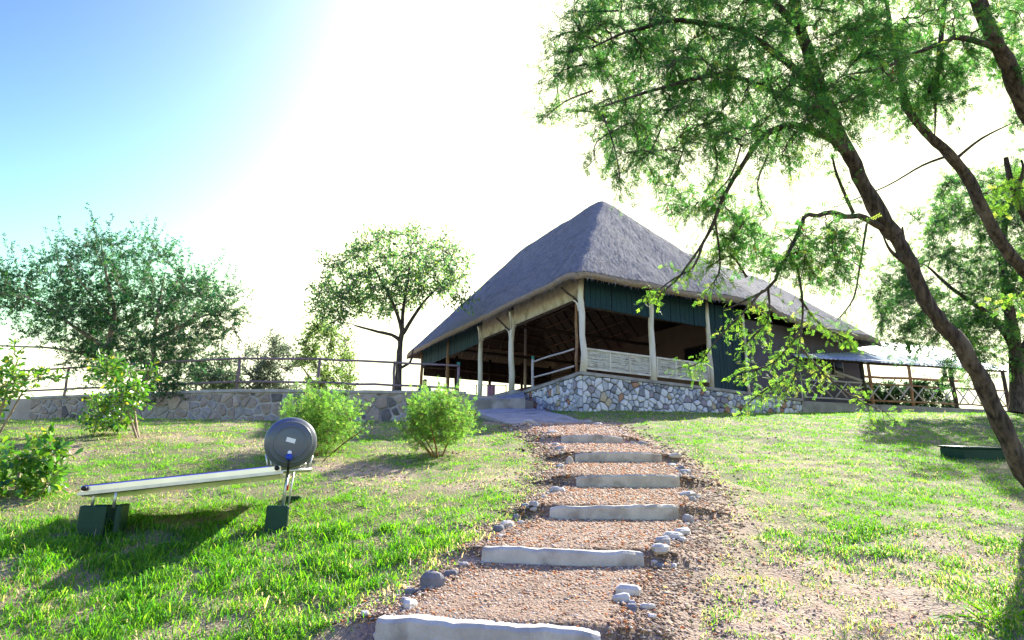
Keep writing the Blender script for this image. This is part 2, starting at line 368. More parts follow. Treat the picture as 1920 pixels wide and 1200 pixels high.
# gravel path sheet, its concrete step kerbs and edging stones
py_ = np.linspace(3.0, 15.75, 300); pu = np.linspace(-1.02, 1.02, 22)
PXg = path_x(py_)[:, None] + pu[None] * path_hw(py_)[:, None] * (1 + .08 * (fbm(py_ * 2, py_ * 0, 3, 2)[:, None] - .5)); PYg = np.repeat(py_[:, None], 22, 1)
edge = 1 - sstep(.9, 1.02, np.abs(pu))[None]
PZg = ground_h(PXg, PYg) - .02 + (.03 + .012 * fbm(PXg * 14, PYg * 14, 8, 2)) * edge
I = np.arange(300 * 22).reshape(300, 22); a, b, c, d = I[:-1, :-1].ravel(), I[:-1, 1:].ravel(), I[1:, 1:].ravel(), I[1:, :-1].ravel()
pc = np.array([.25, .175, .12]) * (.65 + .7 * fbm(PXg * 11, PYg * 11, 12, 2))[..., None]
path = tris('gravel_path', np.stack([PXg, PYg, PZg], -1).reshape(-1, 3), np.concatenate([np.stack([a, b, c], -1), np.stack([a, c, d], -1)]), MT['ground'], None, pc.reshape(-1, 3), True)
tag(path, 'pinkish gravel path climbing in steps to the lodge', kind='structure')
KN = ['lowest', 'second', 'third', 'fourth', 'fifth', 'topmost']
def make_kerb(i, k):
    B = k['B']; zt = k['zt']; n = 26; th = .15 if i else .20; mb = MB(); secs = []
    for j in range(n):
        t = j / (n - 1); w0, w1, w2 = 2 * (t - .5) * (t - 1), 4 * t * (1 - t), 2 * t * (t - .5)
        p = B[0] * w0 + B[1] * w1 + B[2] * w2; z1 = zt[0] * w0 + zt[1] * w1 + zt[2] * w2
        tn = unit(B[0] * (4 * t - 3) + B[1] * (4 - 8 * t) + B[2] * (4 * t - 1)); nb = unit(np.array([-tn[1], tn[0], 0]))
        jag = (vnoise(t * 22, i * 7.3, 5) - .5) * .024; jz = (vnoise(t * 17, i * 3.1, 8) - .5) * .022 - (.015 * max(0, abs(t - .5) * 2 - .86) / .14)
        f0 = p + nb * jag; w_ = th + (vnoise(t * 14, i, 4) - .5) * .03
        secs.append([f0 + [0, 0, -.12], np.array([*(f0 + nb * .008)[:2], (p[2] + z1) / 2 + jz * .5]), np.array([*(f0 + nb * .012)[:2], z1 - .022 + jz]), np.array([*(f0 + nb * .034)[:2], z1 + jz]),
                     np.array([*(f0 + nb * (w_ - .03))[:2], z1 + jz * .5]), np.array([*(f0 + nb * w_)[:2], z1 - .025]), np.array([*(f0 + nb * w_)[:2], p[2] - .12])])
    m_ = 7; v = [q for s_ in secs for q in s_]; f = []
    for j in range(n - 1):
        for q in range(m_): f.append((j * m_ + q, j * m_ + m_ + q, j * m_ + m_ + (q + 1) % m_, j * m_ + (q + 1) % m_))
    f += [tuple(range(m_)), tuple(range((n - 1) * m_ + m_ - 1, (n - 1) * m_ - 1, -1))]
    o = mb.add(v, f).build('step_kerb', MT['concrete'], path)
    o['label'] = KN[i] + ' concrete step kerb across the gravel path'
for i, k in enumerate(KERB): make_kerb(i, k)
def rock(c, sx, sy, sz, yaw, mat, name, parent, seed):
    r_ = np.random.default_rng(seed); n, m_ = 9, 6; v = []
    ca, sa = math.cos(yaw), math.sin(yaw); ph = r_.uniform(0, 6, 4)
    for i in range(m_):
        e = -math.pi / 2 + math.pi * i / (m_ - 1)
        for j in range(n):
            t = 2 * math.pi * j / n; dd = np.array([math.cos(e) * math.cos(t), math.cos(e) * math.sin(t), math.sin(e)])
            q = np.sign(dd) * np.abs(dd) ** .8; s_ = 1 + .16 * math.sin(2 * t + ph[0] + e) + .12 * math.sin(3 * t + ph[1]) + r_.normal(0, .05)
            x, y, z = q[0] * sx * s_, q[1] * sy * s_, q[2] * sz * (1 + .1 * math.sin(t + ph[2]))
            v.append((c[0] + x * ca - y * sa, c[1] + x * sa + y * ca, c[2] + z))
    f = [(i * n + j, i * n + (j + 1) % n, (i + 1) * n + (j + 1) % n, (i + 1) * n + j) for i in range(m_ - 1) for j in range(n)]
    return MB().add(v, f).build(name, mat, parent)
ROCKM = [M('edging_rock_white', (.40, .375, .345), (.54, .51, .48), 9, .9, .6, 30), M('edging_rock_grey', (.27, .26, .27), (.4, .39, .39), 9, .9, .6, 30), M('edging_rock_dark', (.10, .10, .12), (.2, .2, .22), 9, .9, .6, 30)]
EDGE = [(735, 1128, 4.35, .15, .06, 0), (770, 1112, 4.55, .09, .05, 0), (812, 1082, 4.95, .11, .10, 2), (845, 1062, 5.2, .07, .04, 2), (950, 985, 6.5, .10, .05, 0), (935, 997, 6.3, .08, .05, 2), (968, 965, 6.8, .05, .05, 2), (1002, 955, 7.0, .08, .04, 1), (985, 953, 7.05, .06, .03, 1), (1046, 920, 8.0, .15, .06, 0), (1062, 905, 8.5, .06, .06, 2), (1068, 868, 10.1, .07, .11, 0), (1052, 848, 11.2, .14, .05, 1), (1035, 822, 13.0, .17, .07, 0), (1042, 838, 11.9, .12, .05, 0), (990, 794, 15.6, .24, .09, 0), (1008, 804, 14.7, .12, .06, 1),
        (1238, 1043, 5.5, .12, .05, 0), (1245, 1027, 5.75, .11, .06, 1), (1262, 1008, 6.0, .15, .05, 0), (1280, 995, 6.2, .13, .05, 0), (1290, 968, 6.8, .09, .07, 1), (1298, 940, 7.4, .07, .05, 1), (1290, 928, 7.75, .17, .06, 1), (1285, 890, 9.0, .14, .06, 1), (1278, 884, 9.4, .09, .06, 2), (1260, 873, 9.9, .12, .05, 0), (1265, 862, 10.5, .14, .05, 0), (1185, 830, 12.4, .09, .05, 1), (1205, 830, 12.4, .11, .05, 1), (1100, 795, 15.6, .2, .08, 1), (1120, 800, 15.1, .17, .07, 0), (1180, 1098, 4.75, .12, .06, 0), (1165, 1108, 4.6, .09, .05, 0), (690, 1195, 3.95, .12, .08, 2), (1122, 1190, 4.05, .08, .09, 0)]
for i in range(64):
    y = 4.3 * (15.2 / 4.3) ** rng.random(); sd = rng.choice([-1, 1]); x = path_x(y) + sd * path_hw(y) * rng.uniform(1.0, 1.28); q = rng.uniform(.02, .055) * (.8 + .03 * y)
    rock((x, y, float(ground_h(x, y)) + q * .2), q, q * rng.uniform(.5, .85), q * rng.uniform(.4, .7), rng.uniform(0, 3), ROCKM[rng.choice(3, p=[.45, .35, .2])], 'edging_stone', path, 300 + i)
for i, (px, py, Y, s, h, mi) in enumerate(EDGE):
    s *= .74; h *= .85
    p = at(px, py, Y); z = float(ground_h(p[0], p[1]))
    rock((p[0], p[1], z + h * .35), s, s * rng.uniform(.55, .8), h, rng.uniform(-.6, .9), ROCKM[mi], 'edging_stone', path, 100 + i)

# loose gravel on the treads, clods and chips beside it: uncountable
def icosa():
    t = (1 + 5 ** .5) / 2; v = np.array([(-1, t, 0), (1, t, 0), (-1, -t, 0), (1, -t, 0), (0, -1, t), (0, 1, t), (0, -1, -t), (0, 1, -t), (t, 0, -1), (t, 0, 1), (-t, 0, -1), (-t, 0, 1)], float)
    f = np.array([(0, 11, 5), (0, 5, 1), (0, 1, 7), (0, 7, 10), (0, 10, 11), (1, 5, 9), (5, 11, 4), (11, 10, 2), (10, 7, 6), (7, 1, 8), (3, 9, 4), (3, 4, 2), (3, 2, 6), (3, 6, 8), (3, 8, 9), (4, 9, 5), (2, 4, 11), (6, 2, 10), (8, 6, 7), (9, 8, 1)])
    return v / np.linalg.norm(v[0]), f
IV, IF = icosa()
OV = np.array([(1, 0, 0), (0, 1, 0), (-1, 0, 0), (0, -1, 0), (0, 0, 1), (0, 0, -1)], float); OF = np.array([(0, 1, 4), (1, 2, 4), (2, 3, 4), (3, 0, 4), (1, 0, 5), (2, 1, 5), (3, 2, 5), (0, 3, 5)])
def pebbles(name, P, size, cols, label, flat=.62, IV=IV, IF=IF, tagit=True):
    n = len(P); K = len(IV); r = rng.uniform(.72, 1.3, (n, K, 1)); sc = size[:, None] * np.stack([rng.uniform(.8, 1.35, n), rng.uniform(.7, 1.1, n), np.full(n, flat)], -1)
    V = IV[None] * r * sc[:, None]; a_ = rng.uniform(0, 6.28, n); ca, sa = np.cos(a_)[:, None], np.sin(a_)[:, None]
    V = np.stack([V[..., 0] * ca - V[..., 1] * sa, V[..., 0] * sa + V[..., 1] * ca, V[..., 2]], -1) + P[:, None]
    T = (IF[None] + (np.arange(n) * K)[:, None, None]).reshape(-1, 3)
    o = tris(name, V.reshape(-1, 3), T, MT['pebble'], None, np.repeat(cols, K, 0)); return tag(o, label, 'gravel', kind='stuff')
def pick(pal, w, n):
    pal = np.array(pal); i = rng.choice(len(pal), n, p=np.array(w) / sum(w)); return pal[i] * rng.uniform(.75, 1.25, (n, 1))
PEB = [(.48, .33, .21), (.38, .235, .14), (.58, .45, .33), (.52, .18, .05), (.24, .15, .095), (.40, .36, .32)]
n = 26000; y = 3.2 * (15.6 / 3.2) ** rng.random(n); x = path_x(y) + rng.uniform(-1, 1, n) * path_hw(y) * 1.06
s = np.clip(.0033 + .0015 * y, .007, .024) * rng.uniform(.4, 1.6, n)
pebbles('gravel', np.stack([x, y, ground_h(x, y) + .012 + s * .2], -1), s, pick(PEB, [4, 4, 3.4, 2.0, 2.4, 1.2], n), 'loose pinkish and orange gravel on the stepped path', .62, OV, OF)
n = 62000; y = 2.8 * (17 / 2.8) ** rng.random(n); x = rng.uniform(-1.05, 1.05, n) * (y * .86 + 1); k = (cover(x, y) < rng.random(n) * .8) & (path_dist(x, y) > 1.0) & (rng.random(n) < .35 + .65 * fbm(x * 2.2, y * 2.2, 71, 2)); x, y = x[k], y[k]; n = len(x)
s = np.clip(.002 + .0011 * y, .005, .018) * rng.uniform(.4, 1.9, n)
y2 = 3.3 * (15.5 / 3.3) ** rng.random(16000); x2 = path_x(y2) + rng.choice([-1, 1], 16000) * path_hw(y2) * (1.0 + np.abs(rng.normal(0, .42, 16000))); s2_ = np.clip(.0035 + .0017 * y2, .008, .028) * rng.uniform(.4, 1.7, 16000)
x, y, s, n = np.concatenate([x, x2]), np.concatenate([y, y2]), np.concatenate([s, s2_]), n + 16000
pebbles('soil_crumbs', np.stack([x, y, ground_h(x, y) + s * .1], -1), s, pick([(.32, .225, .15), (.20, .135, .09), (.46, .35, .25), (.45, .17, .055), (.52, .44, .36), (.12, .08, .06)], [4, 3, 3, 1.0, 1.2, 2], n), 'crumbs of brown soil and chips on the bare ground', .5, OV, OF)

# ------------------------------------------------------------------ the lodge
YAW = math.radians(28.5)
LV = np.array([-math.sin(YAW), math.cos(YAW), 0]); RV = np.array([math.cos(YAW), math.sin(YAW), 0]); ZV = np.array([0, 0, 1.0])
C0 = at(1092, 697, 19.5)
H = lambda u, v, z: C0 + RV * u + LV * v + ZV * z
lodge = empty('lodge', H(0, 0, -1.25), 'thatched open-sided lodge on a stone plinth at the top of the slope', 'building')
W, LM, O = 8.0, 14.7, .55; WT, DW = 14.55, 6.0
E0, TM, TW = 3.13, 1.19, .95
def smin(*a, k=.16):
    s_ = 0
    for q in a: s_ = s_ + np.exp(-np.clip(q, -2, 20) / k)
    return -k * np.log(s_)
def roof_z(u, v):
    u = np.asarray(u, float); v = np.asarray(v, float)
    mz = E0 + TM * smin(u + O, W + O - u, v + O, LM + O - v)
    drop = .42 * sstep(7.6, 11.2, u)
    wz = E0 - drop + TW * smin(v + O, DW + O - v, (WT + O - u) * 1.25, k=.2)
    inm = (u <= W + O + 1e-6)
    z = np.where(inm, np.where(u > W / 2, np.maximum(mz, wz), mz), wz)
    sm = .3; blend = np.where(inm & (u > W / 2), sm * np.log1p(np.exp(-np.abs(mz - wz) / sm)) * sstep(W / 2, W / 2 + 2, u), 0)
    return z + blend * .6 + (fbm(u * .8, v * .8, 77, 2) - .5) * .10 + (fbm(u * 5, v * 5, 78, 2) - .5) * .035
ug = np.unique(np.concatenate([np.linspace(-O, W + O, 76), np.linspace(W + O, WT + O, 56)])); vg = np.unique(np.concatenate([np.linspace(-O, DW + O, 60), np.linspace(DW + O, LM + O, 70)]))
UU, VV = np.meshgrid(ug, vg); ZZ = roof_z(UU, VV)
cu, cvv = (ug[:-1] + ug[1:]) / 2, (vg[:-1] + vg[1:]) / 2
inside = (cu[None] < W + O) | (cvv[:, None] < DW + O)
mb = MB(); nu, nv = len(ug), len(vg); P3 = C0 + RV * UU[..., None] + LV * VV[..., None] + ZV * ZZ[..., None]
topv = P3.reshape(-1, 3); botv = topv - ZV * .22 
mb.v = [tuple(q) for q in np.concatenate([topv, botv])]; NV = nu * nv; ec = {}
for j in range(nv - 1):
    for i in range(nu - 1):
        if inside[j, i]:
            q = (j * nu + i, j * nu + i + 1, (j + 1) * nu + i + 1, (j + 1) * nu + i)
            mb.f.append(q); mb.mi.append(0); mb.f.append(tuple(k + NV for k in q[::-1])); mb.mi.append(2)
            for a, b in zip(q, q[1:] + q[:1]): ec[(a, b)] = 1
rim = [(a, b) for a, b in ec if (b, a) not in ec]
for a, b in rim: mb.f.append((b, a, a + NV, b + NV)); mb.mi.append(1)
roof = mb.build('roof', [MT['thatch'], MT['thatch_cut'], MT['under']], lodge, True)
def strands():
    n = 60000; u = rng.uniform(-O, WT + O, n); v = -O + (LM + 2 * O) * rng.random(n) ** 1.5
    k = (u < W + O) | (v < DW + O); k &= (u < 5.5) | (v < 4.2); u, v = u[k], v[k]; n = len(u); e = .05
    gu = (roof_z(u + e, v) - roof_z(u - e, v)) / (2 * e); gv = (roof_z(u, v + e) - roof_z(u, v - e)) / (2 * e); gl = np.hypot(gu, gv) + 1e-6
    du, dv = -gu / gl, -gv / gl; jit = rng.normal(0, .16, n); du, dv = du - dv * jit, dv + du * jit; ln = rng.uniform(.12, .34, n); wd = rng.uniform(.006, .014, n)
    u2, v2 = np.clip(u + du * ln, -O - .02, WT + O), np.clip(v + dv * ln, -O - .02, LM + O); z1 = roof_z(u, v) - .01; z2 = roof_z(np.minimum(u2, W + O) if False else u2, v2) + rng.uniform(.005, .05, n)
    ok = np.abs(z2 - z1) < 1.0; u, v, u2, v2, z1, z2, wd, dv, du, n = u[ok], v[ok], u2[ok], v2[ok], z1[ok], z2[ok], wd[ok], dv[ok], du[ok], int(ok.sum())
    pa = np.stack([u - dv * wd, v + du * wd, z1], -1); pb = np.stack([u + dv * wd, v - du * wd, z1], -1); pc_ = np.stack([u2, v2, z2], -1)
    Q = np.stack([pa, pb, pc_], 1).reshape(-1, 3); Wd = C0 + Q[:, :1] * RV + Q[:, 1:2] * LV + Q[:, 2:] * ZV
    # ragged fringe along the eaves
    fr = []; 
    for a, b in rim:
        A_, B_ = topv[a], topv[b]
        for t in rng.random(9):
            p = A_ + (B_ - A_) * t; dn = unit(np.cross(B_ - A_, ZV)); 
            q0 = p - ZV * rng.uniform(.02, .22); w_ = unit(B_ - A_) * rng.uniform(.005, .012)
            fr += [q0 - w_, q0 + w_, q0 - ZV * rng.uniform(.06, .14) - dn * rng.uniform(-.03, .05)]
    Wd = np.concatenate([Wd, np.array(fr)]); nt = len(Wd) // 3
    col = np.repeat(pick([(.26, .26, .268), (.18, .18, .188), (.40, .385, .37), (.12, .12, .126)], [4, 4, 1.6, 2.4], nt), 3, 0)
    o = tris('thatch_straws', Wd, np.arange(nt * 3).reshape(-1, 3), MT['pebble'], roof, col); o['kind'] = 'stuff'
strands()

# floor, plinth and coping
plank('floor', H(7.6, 7.4, -.30), RV * 7.4, LV * 7.2, ZV * .3, MT['floor'], lodge)
def gz(u, v): p = H(u, v, 0); return float(ground_h(p[0], p[1], False)) - C0[2]
plinth = MB()
for (u0, v0, u1, v1, t0, t1) in [(0, 0, 10.25, 0, -.10, -.24), (0, 0, 0, 4.25, -.10, -.32)]:
    n = 12; f_, b_ = [], []
    off = (-LV * -.05) if v1 == 0 else (RV * .05)
    for i in range(n + 1):
        t = i / n; u = u0 + (u1 - u0) * t; v = v0 + (v1 - v0) * t; top = t0 + (t1 - t0) * t; p = H(u, v, 0)
        f_.append((p + off * .4 + ZV * (gz(u, v) - .3), p + off * .4 + ZV * top)); b_.append((p + off * 6 + ZV * (gz(u, v) - .3), p + off * 6 + ZV * top))
    vv = [q for pr in f_ for q in pr] + [q for pr in b_ for q in pr]; k = 2 * (n + 1); ff = []
    for i in range(n): ff += [(2 * i, 2 * i + 2, 2 * i + 3, 2 * i + 1), (k + 2 * i, k + 2 * i + 1, k + 2 * i + 3, k + 2 * i + 2), (2 * i + 1, 2 * i + 3, k + 2 * i + 3, k + 2 * i + 1)]
    ff += [(0, 1, k + 1, k), (2 * n, k + 2 * n, k + 2 * n + 1, 2 * n + 1)]
    plinth.add(vv, ff)
plinth = plinth.build('plinth', MT['mortar_dark'], lodge)

def clip_poly(poly, p, nrm):
    out = []; n = len(poly)
    for i in range(n):
        a, b = poly[i], poly[(i + 1) % n]; da, db = (a - p) @ nrm, (b - p) @ nrm
        if da <= 0: out.append(a)
        if (da < 0 < db) or (db < 0 < da): out.append(a + (b - a) * (da / (da - db)))
    return out
def rubble(length, z0, z1, size, seed, aspect=1.0):
    """irregular stone outlines on a wall face: list of polygons in (s, z)"""
    r_ = np.random.default_rng(seed); hmax = max(z1(s) - z0(s) for s in np.linspace(0, length, 9)); zlo = min(z0(s) for s in np.linspace(0, length, 9))
    P_ = []; ny = max(2, round(hmax / size)); nx_ = round(length / (size * aspect))
    for j in range(ny + 1):
        for i in range(nx_): P_.append(((i + .5 + .5 * (j % 2) + r_.uniform(-.42, .42)) * length / nx_, zlo + (j + .5 + r_.uniform(-.4, .4)) * size))
    P_ = np.array(P_); P_ = P_[r_.random(len(P_)) > .24]; out = []
    for k, p in enumerate(P_):
        if not (-.1 < p[0] < length + .1): continue
        poly = [np.array(q) for q in ((0, zlo - 1), (length, zlo - 1), (length, zlo + 9), (0, zlo + 9))]
        d2 = ((P_ - p) ** 2).sum(1)
        for j in np.argsort(d2)[1:22]:
            nrm = P_[j] - p; poly = clip_poly(poly, (P_[j] + p) / 2, nrm)
            if len(poly) < 3: break
        if len(poly) < 3: continue
        s0 = p[0]; ds = .05; sl = (z1(s0 + ds) - z1(s0 - ds)) / (2 * ds); poly = clip_poly(poly, np.array([s0, z1(s0)]), np.array([-sl, 1.0]))
        sl = (z0(s0 + ds) - z0(s0 - ds)) / (2 * ds)
        if len(poly) >= 3: poly = clip_poly(poly, np.array([s0, z0(s0)]), np.array([sl, -1.0]))
        if len(poly) < 3: continue
        q = np.array(poly); ar = .5 * abs(np.sum(q[:, 0] * np.roll(q[:, 1], -1) - np.roll(q[:, 0], -1) * q[:, 1]))
        if ar > size * size * .12: out.append(q)
    return out
def lay_stones(polys, to3, nrm, joint, proud, mats, wts, parent, seed):
    r_ = np.random.default_rng(seed)
    for q in polys:
        c = q.mean(0); m_ = len(q); d = q - c; ln = np.linalg.norm(d, axis=1, keepdims=True); pr = proud * r_.uniform(.6, 1.4); 
        # round the corners a little by splitting each edge
        rr = []
        for i in range(m_):
            a, b = q[i], q[(i + 1) % m_]; rr += [a + (b - a) * .13, a + (b - a) * .87]
        rr = np.array(rr); d = rr - c; ln = np.linalg.norm(d, axis=1, keepdims=True); jt = joint * r_.uniform(.7, 1.5)
        in1 = c + d * np.clip(1 - jt / np.maximum(ln, 1e-3), .3, 1); in2 = c + d * np.clip(1 - (jt + .022) / np.maximum(ln, 1e-3), .25, 1)
        v = [to3(*p) - nrm * .03 for p in in1] + [to3(*p) + nrm * pr * .6 for p in in1] + [to3(*p) + nrm * (pr + r_.normal(0, .006)) for p in in2] + [to3(*c) + nrm * (pr + .012)]
        k = len(rr); f = []
        for i in range(k):
            j = (i + 1) % k; f += [(i, j, k + j, k + i), (k + i, k + j, 2 * k + j, 2 * k + i), (2 * k + i, 2 * k + j, 3 * k)]
        MB().add(v, f).build('stone', mats[r_.choice(len(mats), p=np.array(wts) / sum(wts))], parent)
PW = [4, 5, 1.8, .7, .6, .8]
lay_stones(rubble(10.2, lambda s: gz(s, 0) - .1, lambda s: -.10 - .014 * s, .185, 1), lambda s, z: H(s, -.02 + .0, z), -LV, .016, .045, PLINTH_STONES, PW, plinth, 11)
lay_stones(rubble(4.2, lambda s: gz(0, s) - .1, lambda s: -.10 - .052 * s, .17, 2), lambda s, z: H(-.02, s, z), -RV, .015, .045, PLINTH_STONES, PW, plinth, 12)
plank('coping', H(5.1, .08, -.12) , RV * 5.22 - ZV * .07, LV * .17, ZV * .05, MT['slab'], lodge)
plank('coping', H(.07, 2.2, -.16), RV * .16, LV * 2.1 - ZV * .11, ZV * .055, MT['slab'], lodge)

# posts
def post(u, v, z0, z1, r, mat, amp=.015): return pole('post', H(u, v, z0), H(u, v, z1), r, r * .9, mat, lodge, 6, amp, 10)
for (u, v, r) in [(0.05, .05, .105), (2.94, .06, .105), (5.6, .06, .085), (0.05, 4.73, .115), (0.05, 7.5, .10)]:
    post(u, v, -.08, 3.1, r, MT['cream'], .02)
post(7.42, .0, -.2, 2.9, .05, MT['cream'])
post(.22, .62, -.05, 2.9, .05, MT['brownwood'])
for (u, v) in [(0.05, 11.0), (.05, 14.5)]: post(u, v, -.05, 3.1, .085, MT['brownwood'])
for (u, v) in [(7.9, 7.3), (7.9, 9.8), (7.9, 12.2), (7.9, 14.5), (4, 14.5), (2.0, 14.5), (6, 14.5)]: post(u, v, -.05, 3.1, .08, MT['darkwood'])
for (u, v) in [(3.9, 5.4), (3.9, 10.4)]: post(u, v, 0, 7.6 if v > 5 else 7, .075, MT['railmetal'])
# brackets at the cream posts of the left front
for v, s_ in [(0.05, 1), (4.73, 1), (4.73, -1), (7.5, -1)]:
    MB().tube(crooked(H(-.01, v + s_ * .06, 2.28), H(-.36, v + s_ * .55, 2.86), 4, .01), .036, 8).build('bracket', MT['darkwood'] if s_ > 0 else MT['cream'], lodge, True)
def flare(v, s_):
    z = [2.0, 2.2, 2.33, 2.42]; w_ = [.0, .05, .14, .30]; mbf = MB(); k = len(z); vv = []
    for side in (-.04, .05):
        for i in range(k): vv.append(H(side, v + s_ * .07, z[i]))
        for i in range(k): vv.append(H(side, v + s_ * (.09 + w_[i]), z[i]))
    f = []
    for i in range(k - 1): f += [(i, i + 1, k + i + 1, k + i), (2 * k + i, 3 * k + i, 3 * k + i + 1, 2 * k + i + 1), (k + i, k + i + 1, 3 * k + i + 1, 3 * k + i)]
    f += [(k - 1, 3 * k - 1, 4 * k - 1, 2 * k - 1)]
    mbf.add(vv, f).build('post_flare', MT['cream'], lodge)
flare(4.73, 1); flare(4.73, -1); flare(.05, 1); flare(7.5, -1)
# beige fascia on the left front, teal boards on the rest
for v0, v1 in [(.18, 1.75), (1.76, 3.2), (3.21, 4.60), (4.86, 6.2), (6.21, 7.38)]:
    plank('fascia_board', H(.06, (v0 + v1) / 2, 2.87), RV * .018, LV * (v1 - v0) / 2, ZV * .40, MT['beige'], lodge, .006)
v = 7.6
while v < 14.6:
    w_ = .115 + rng.uniform(-.01, .01); plank('teal_board', H(.05 + rng.uniform(-.008, .008), v, 2.78 + rng.uniform(-.01, .01)), RV * .012, LV * (w_ - .006), ZV * (.47 + rng.uniform(-.02, .02)), MT['teal'], lodge); v += 2 * w_
u = .28
while u < 7.35:
    w_ = .105 + rng.uniform(-.012, .012); plank('teal_board', H(u, .04 + rng.uniform(-.008, .008), 2.62 - .004 * u), RV * (w_ - .006), LV * .012, ZV * (.46 + rng.uniform(-.012, .012)), MT['teal'], lodge); u += 2 * w_
u = 5.82
while u < 7.36:
    w_ = .09 + rng.uniform(-.01, .01); plank('teal_board', H(u, .075 + rng.uniform(-.008, .008), 1.0), RV * (w_ - .006), LV * .012, ZV * 1.19, MT['teal'], lodge); u += 2 * w_
# closed rooms to the right
plank('plaster_wall', H(10.96, .16, 1.22), RV * 3.5, LV * .08, ZV * 1.5, MT['plaster'], lodge)
plank('plaster_wall', H(14.42, 3.05, 1.22), RV * .08, LV * 2.8, ZV * 1.5, MT['plaster'], lodge)
plank('inner_wall', H(7.34, 3.5, 1.55), RV * .07, LV * 3.2, ZV * 1.55, MT['brownwall'], lodge)
plank('inner_wall', H(10.9, 6.0, 1.5), RV * 3.45, LV * .07, ZV * 1.6, MT['plaster'], lodge)
win = plank('window', H(7.25, 2.0, 1.62), RV * .03, LV * 1.0, ZV * .42, MT['darkwood'], lodge)
for s_ in (-.5, .48): plank('pane', H(7.21, 2.0 + s_, 1.62), RV * .012, LV * .44, ZV * .36, MT['glassdark'], win)
win2 = plank('window', H(12.6, .07, 1.35), RV * .62, LV * .03, ZV * .42, MT['railmetal'], lodge)
for s_ in (-.3, .3): plank('pane', H(12.6 + s_, .03, 1.35), RV * .26, LV * .012, ZV * .36, MT['glassdark'], win2)
# tie beams, wall plates, rafters and battens under the thatch
for p0, p1 in [((0.1, .12, 2.2), (7.9, .12, 2.2)), ((.12, .1, 2.46), (.12, 14.5, 2.46)), ((7.85, 0.1, 2.4), (7.85, 14.5, 2.4)), ((.1, 14.5, 2.35), (7.9, 14.5, 2.35)), ((.1, 4.73, 2.5), (7.9, 4.73, 2.5)), ((.1, 10.2, 2.5), (7.9, 10.2, 2.5)), ((3.9, 4.2, 7.3), (3.9, 10.6, 7.3))]:
    pole('tie_beam', H(*p0), H(*p1), .07, .065, MT['darkwood'], lodge, 5, .015)
def rafter(a, b, mat='darkwood', r=.045, nm='rafter'):
    t = np.linspace(0, 1, 5); u = a[0] + (b[0] - a[0]) * t; v = a[1] + (b[1] - a[1]) * t
    MB().tube(np.array([H(u[i], v[i], roof_z(u[i], v[i]) - .22 - r * .9) for i in range(5)]), r, 6).build(nm, MT[mat], lodge, True)
for u in np.arange(.3, 7.9, .72):
    hh = min(u, W - u) + .05; rafter((u, -.3), (u, max(.4, hh))); rafter((u, LM + .3), (u, LM - max(.4, hh)))
for v in np.arange(.5, LM, .8):
    hh = max(.4, min(v, LM - v, W / 2) - .1); rafter((-.3, v), (hh, v)); rafter((W + .3, v), (W - hh, v))
for k in np.arange(.15, 3.7, .36):
    rafter((W - k, k + .2), (W - k, LM - k - .2), 'batten', .028, 'batten'); rafter((k, LM - k), (W - k, LM - k), 'batten', .028, 'batten'); rafter((k + .1, k), (W - k - .1, k), 'batten', .025, 'batten')
# fascia boards of the two far sides, hanging below the far eaves
plank('inner_wall', H(8.06, 10.55, 1.5), RV * .06, LV * 3.85, ZV * 1.52, MT['brownwall'], lodge)
for u0 in np.arange(.2, 7.8, 1.25): plank('far_board', H(u0 + .62, 14.62, 2.45), RV * .62, LV * .015, ZV * .55, MT['darkwood'], lodge)
# balustrade of framed reed mats on the right front
def mat_panel(u0, u1):
    pan = plank('balustrade', H((u0 + u1) / 2, .045, .765), RV * (u1 - u0) / 2, LV * .03, ZV * .03, MT['cream'], lodge)
    plank('bottom_rail', H((u0 + u1) / 2, .045, .13), RV * (u1 - u0) / 2, LV * .03, ZV * .028, MT['cream'], pan)
    for u in (u0 + .03, u0 + (u1 - u0) * .36, u0 + (u1 - u0) * .66, u1 - .03): plank('stile', H(u, .04, .447), RV * .026, LV * .027, ZV * .285, MT['cream'], pan)
    mbr = MB(); z = .175
    while z < .725:
        k = 9; us = np.linspace(u0 + .06, u1 - .06, k); pts = np.array([H(q, .055, z + rng.normal(0, .006)) for q in us]); mbr.tube(pts, .0135 + rng.normal(0, .002), 5); z += .026
    o = mbr.build('reed_mat', MT['reed'], pan); o['kind'] = 'stuff'
    MB().tube([H(u0 + (u1 - u0) * .47, .01, .19), H(u0 + (u1 - u0) * .62, .01, .70)], .013, 6).build('diagonal_slat', MT['reed'], pan)
mat_panel(.17, 2.82); mat_panel(3.07, 5.50)
for z in (.80, .24): pole('handrail', H(-.02, .45, z), H(-.02, 3.0, z - .02), .032, .032, MT['railmetal'], lodge, 5, .008)
hp = post(-.02, 3.02, -.35, .92, .05, MT['railmetal']); MB().tube([H(-.02, 3.02, .88), H(-.02, 3.02, .99)], .06, 10).build('cap', MT['greencap'], hp)

# ------------------------------------------------------------------ terrace, retaining wall, railing, ramp
TZ = 4.4
WL = [at(874, 735, 20.1), at(850, 735, 20.0), at(640, 732, 19.95), at(450, 730, 20.0), at(250, 737, 21.1), at(60, 745, 22.6)]
WL = np.array([[q[0], q[1], TZ] for q in WL])[::-1]            # from the far left to the lodge
back = np.array([[5.5, 26, TZ], [3, 36, TZ], [-22, 36, TZ], [-22, 24.2, TZ]])
poly = np.concatenate([WL + [0, .12, -.02], [[1.2, 22.4, TZ - .02]], back - [0, 0, .02]]); k = len(poly)
me_v = [tuple(q) for q in poly] + [(q[0], q[1], 1.6) for q in poly]
tb = MB().add(me_v, [tuple(range(k))] + [(i, k + i, k + (i + 1) % k, (i + 1) % k) for i in range(k)]).build('terrace', M('terrace_soil', (.36, .31, .25), (.46, .41, .34), 2, .95, .4, 12))
tag(tb, 'level terrace behind the rubble wall', kind='structure')
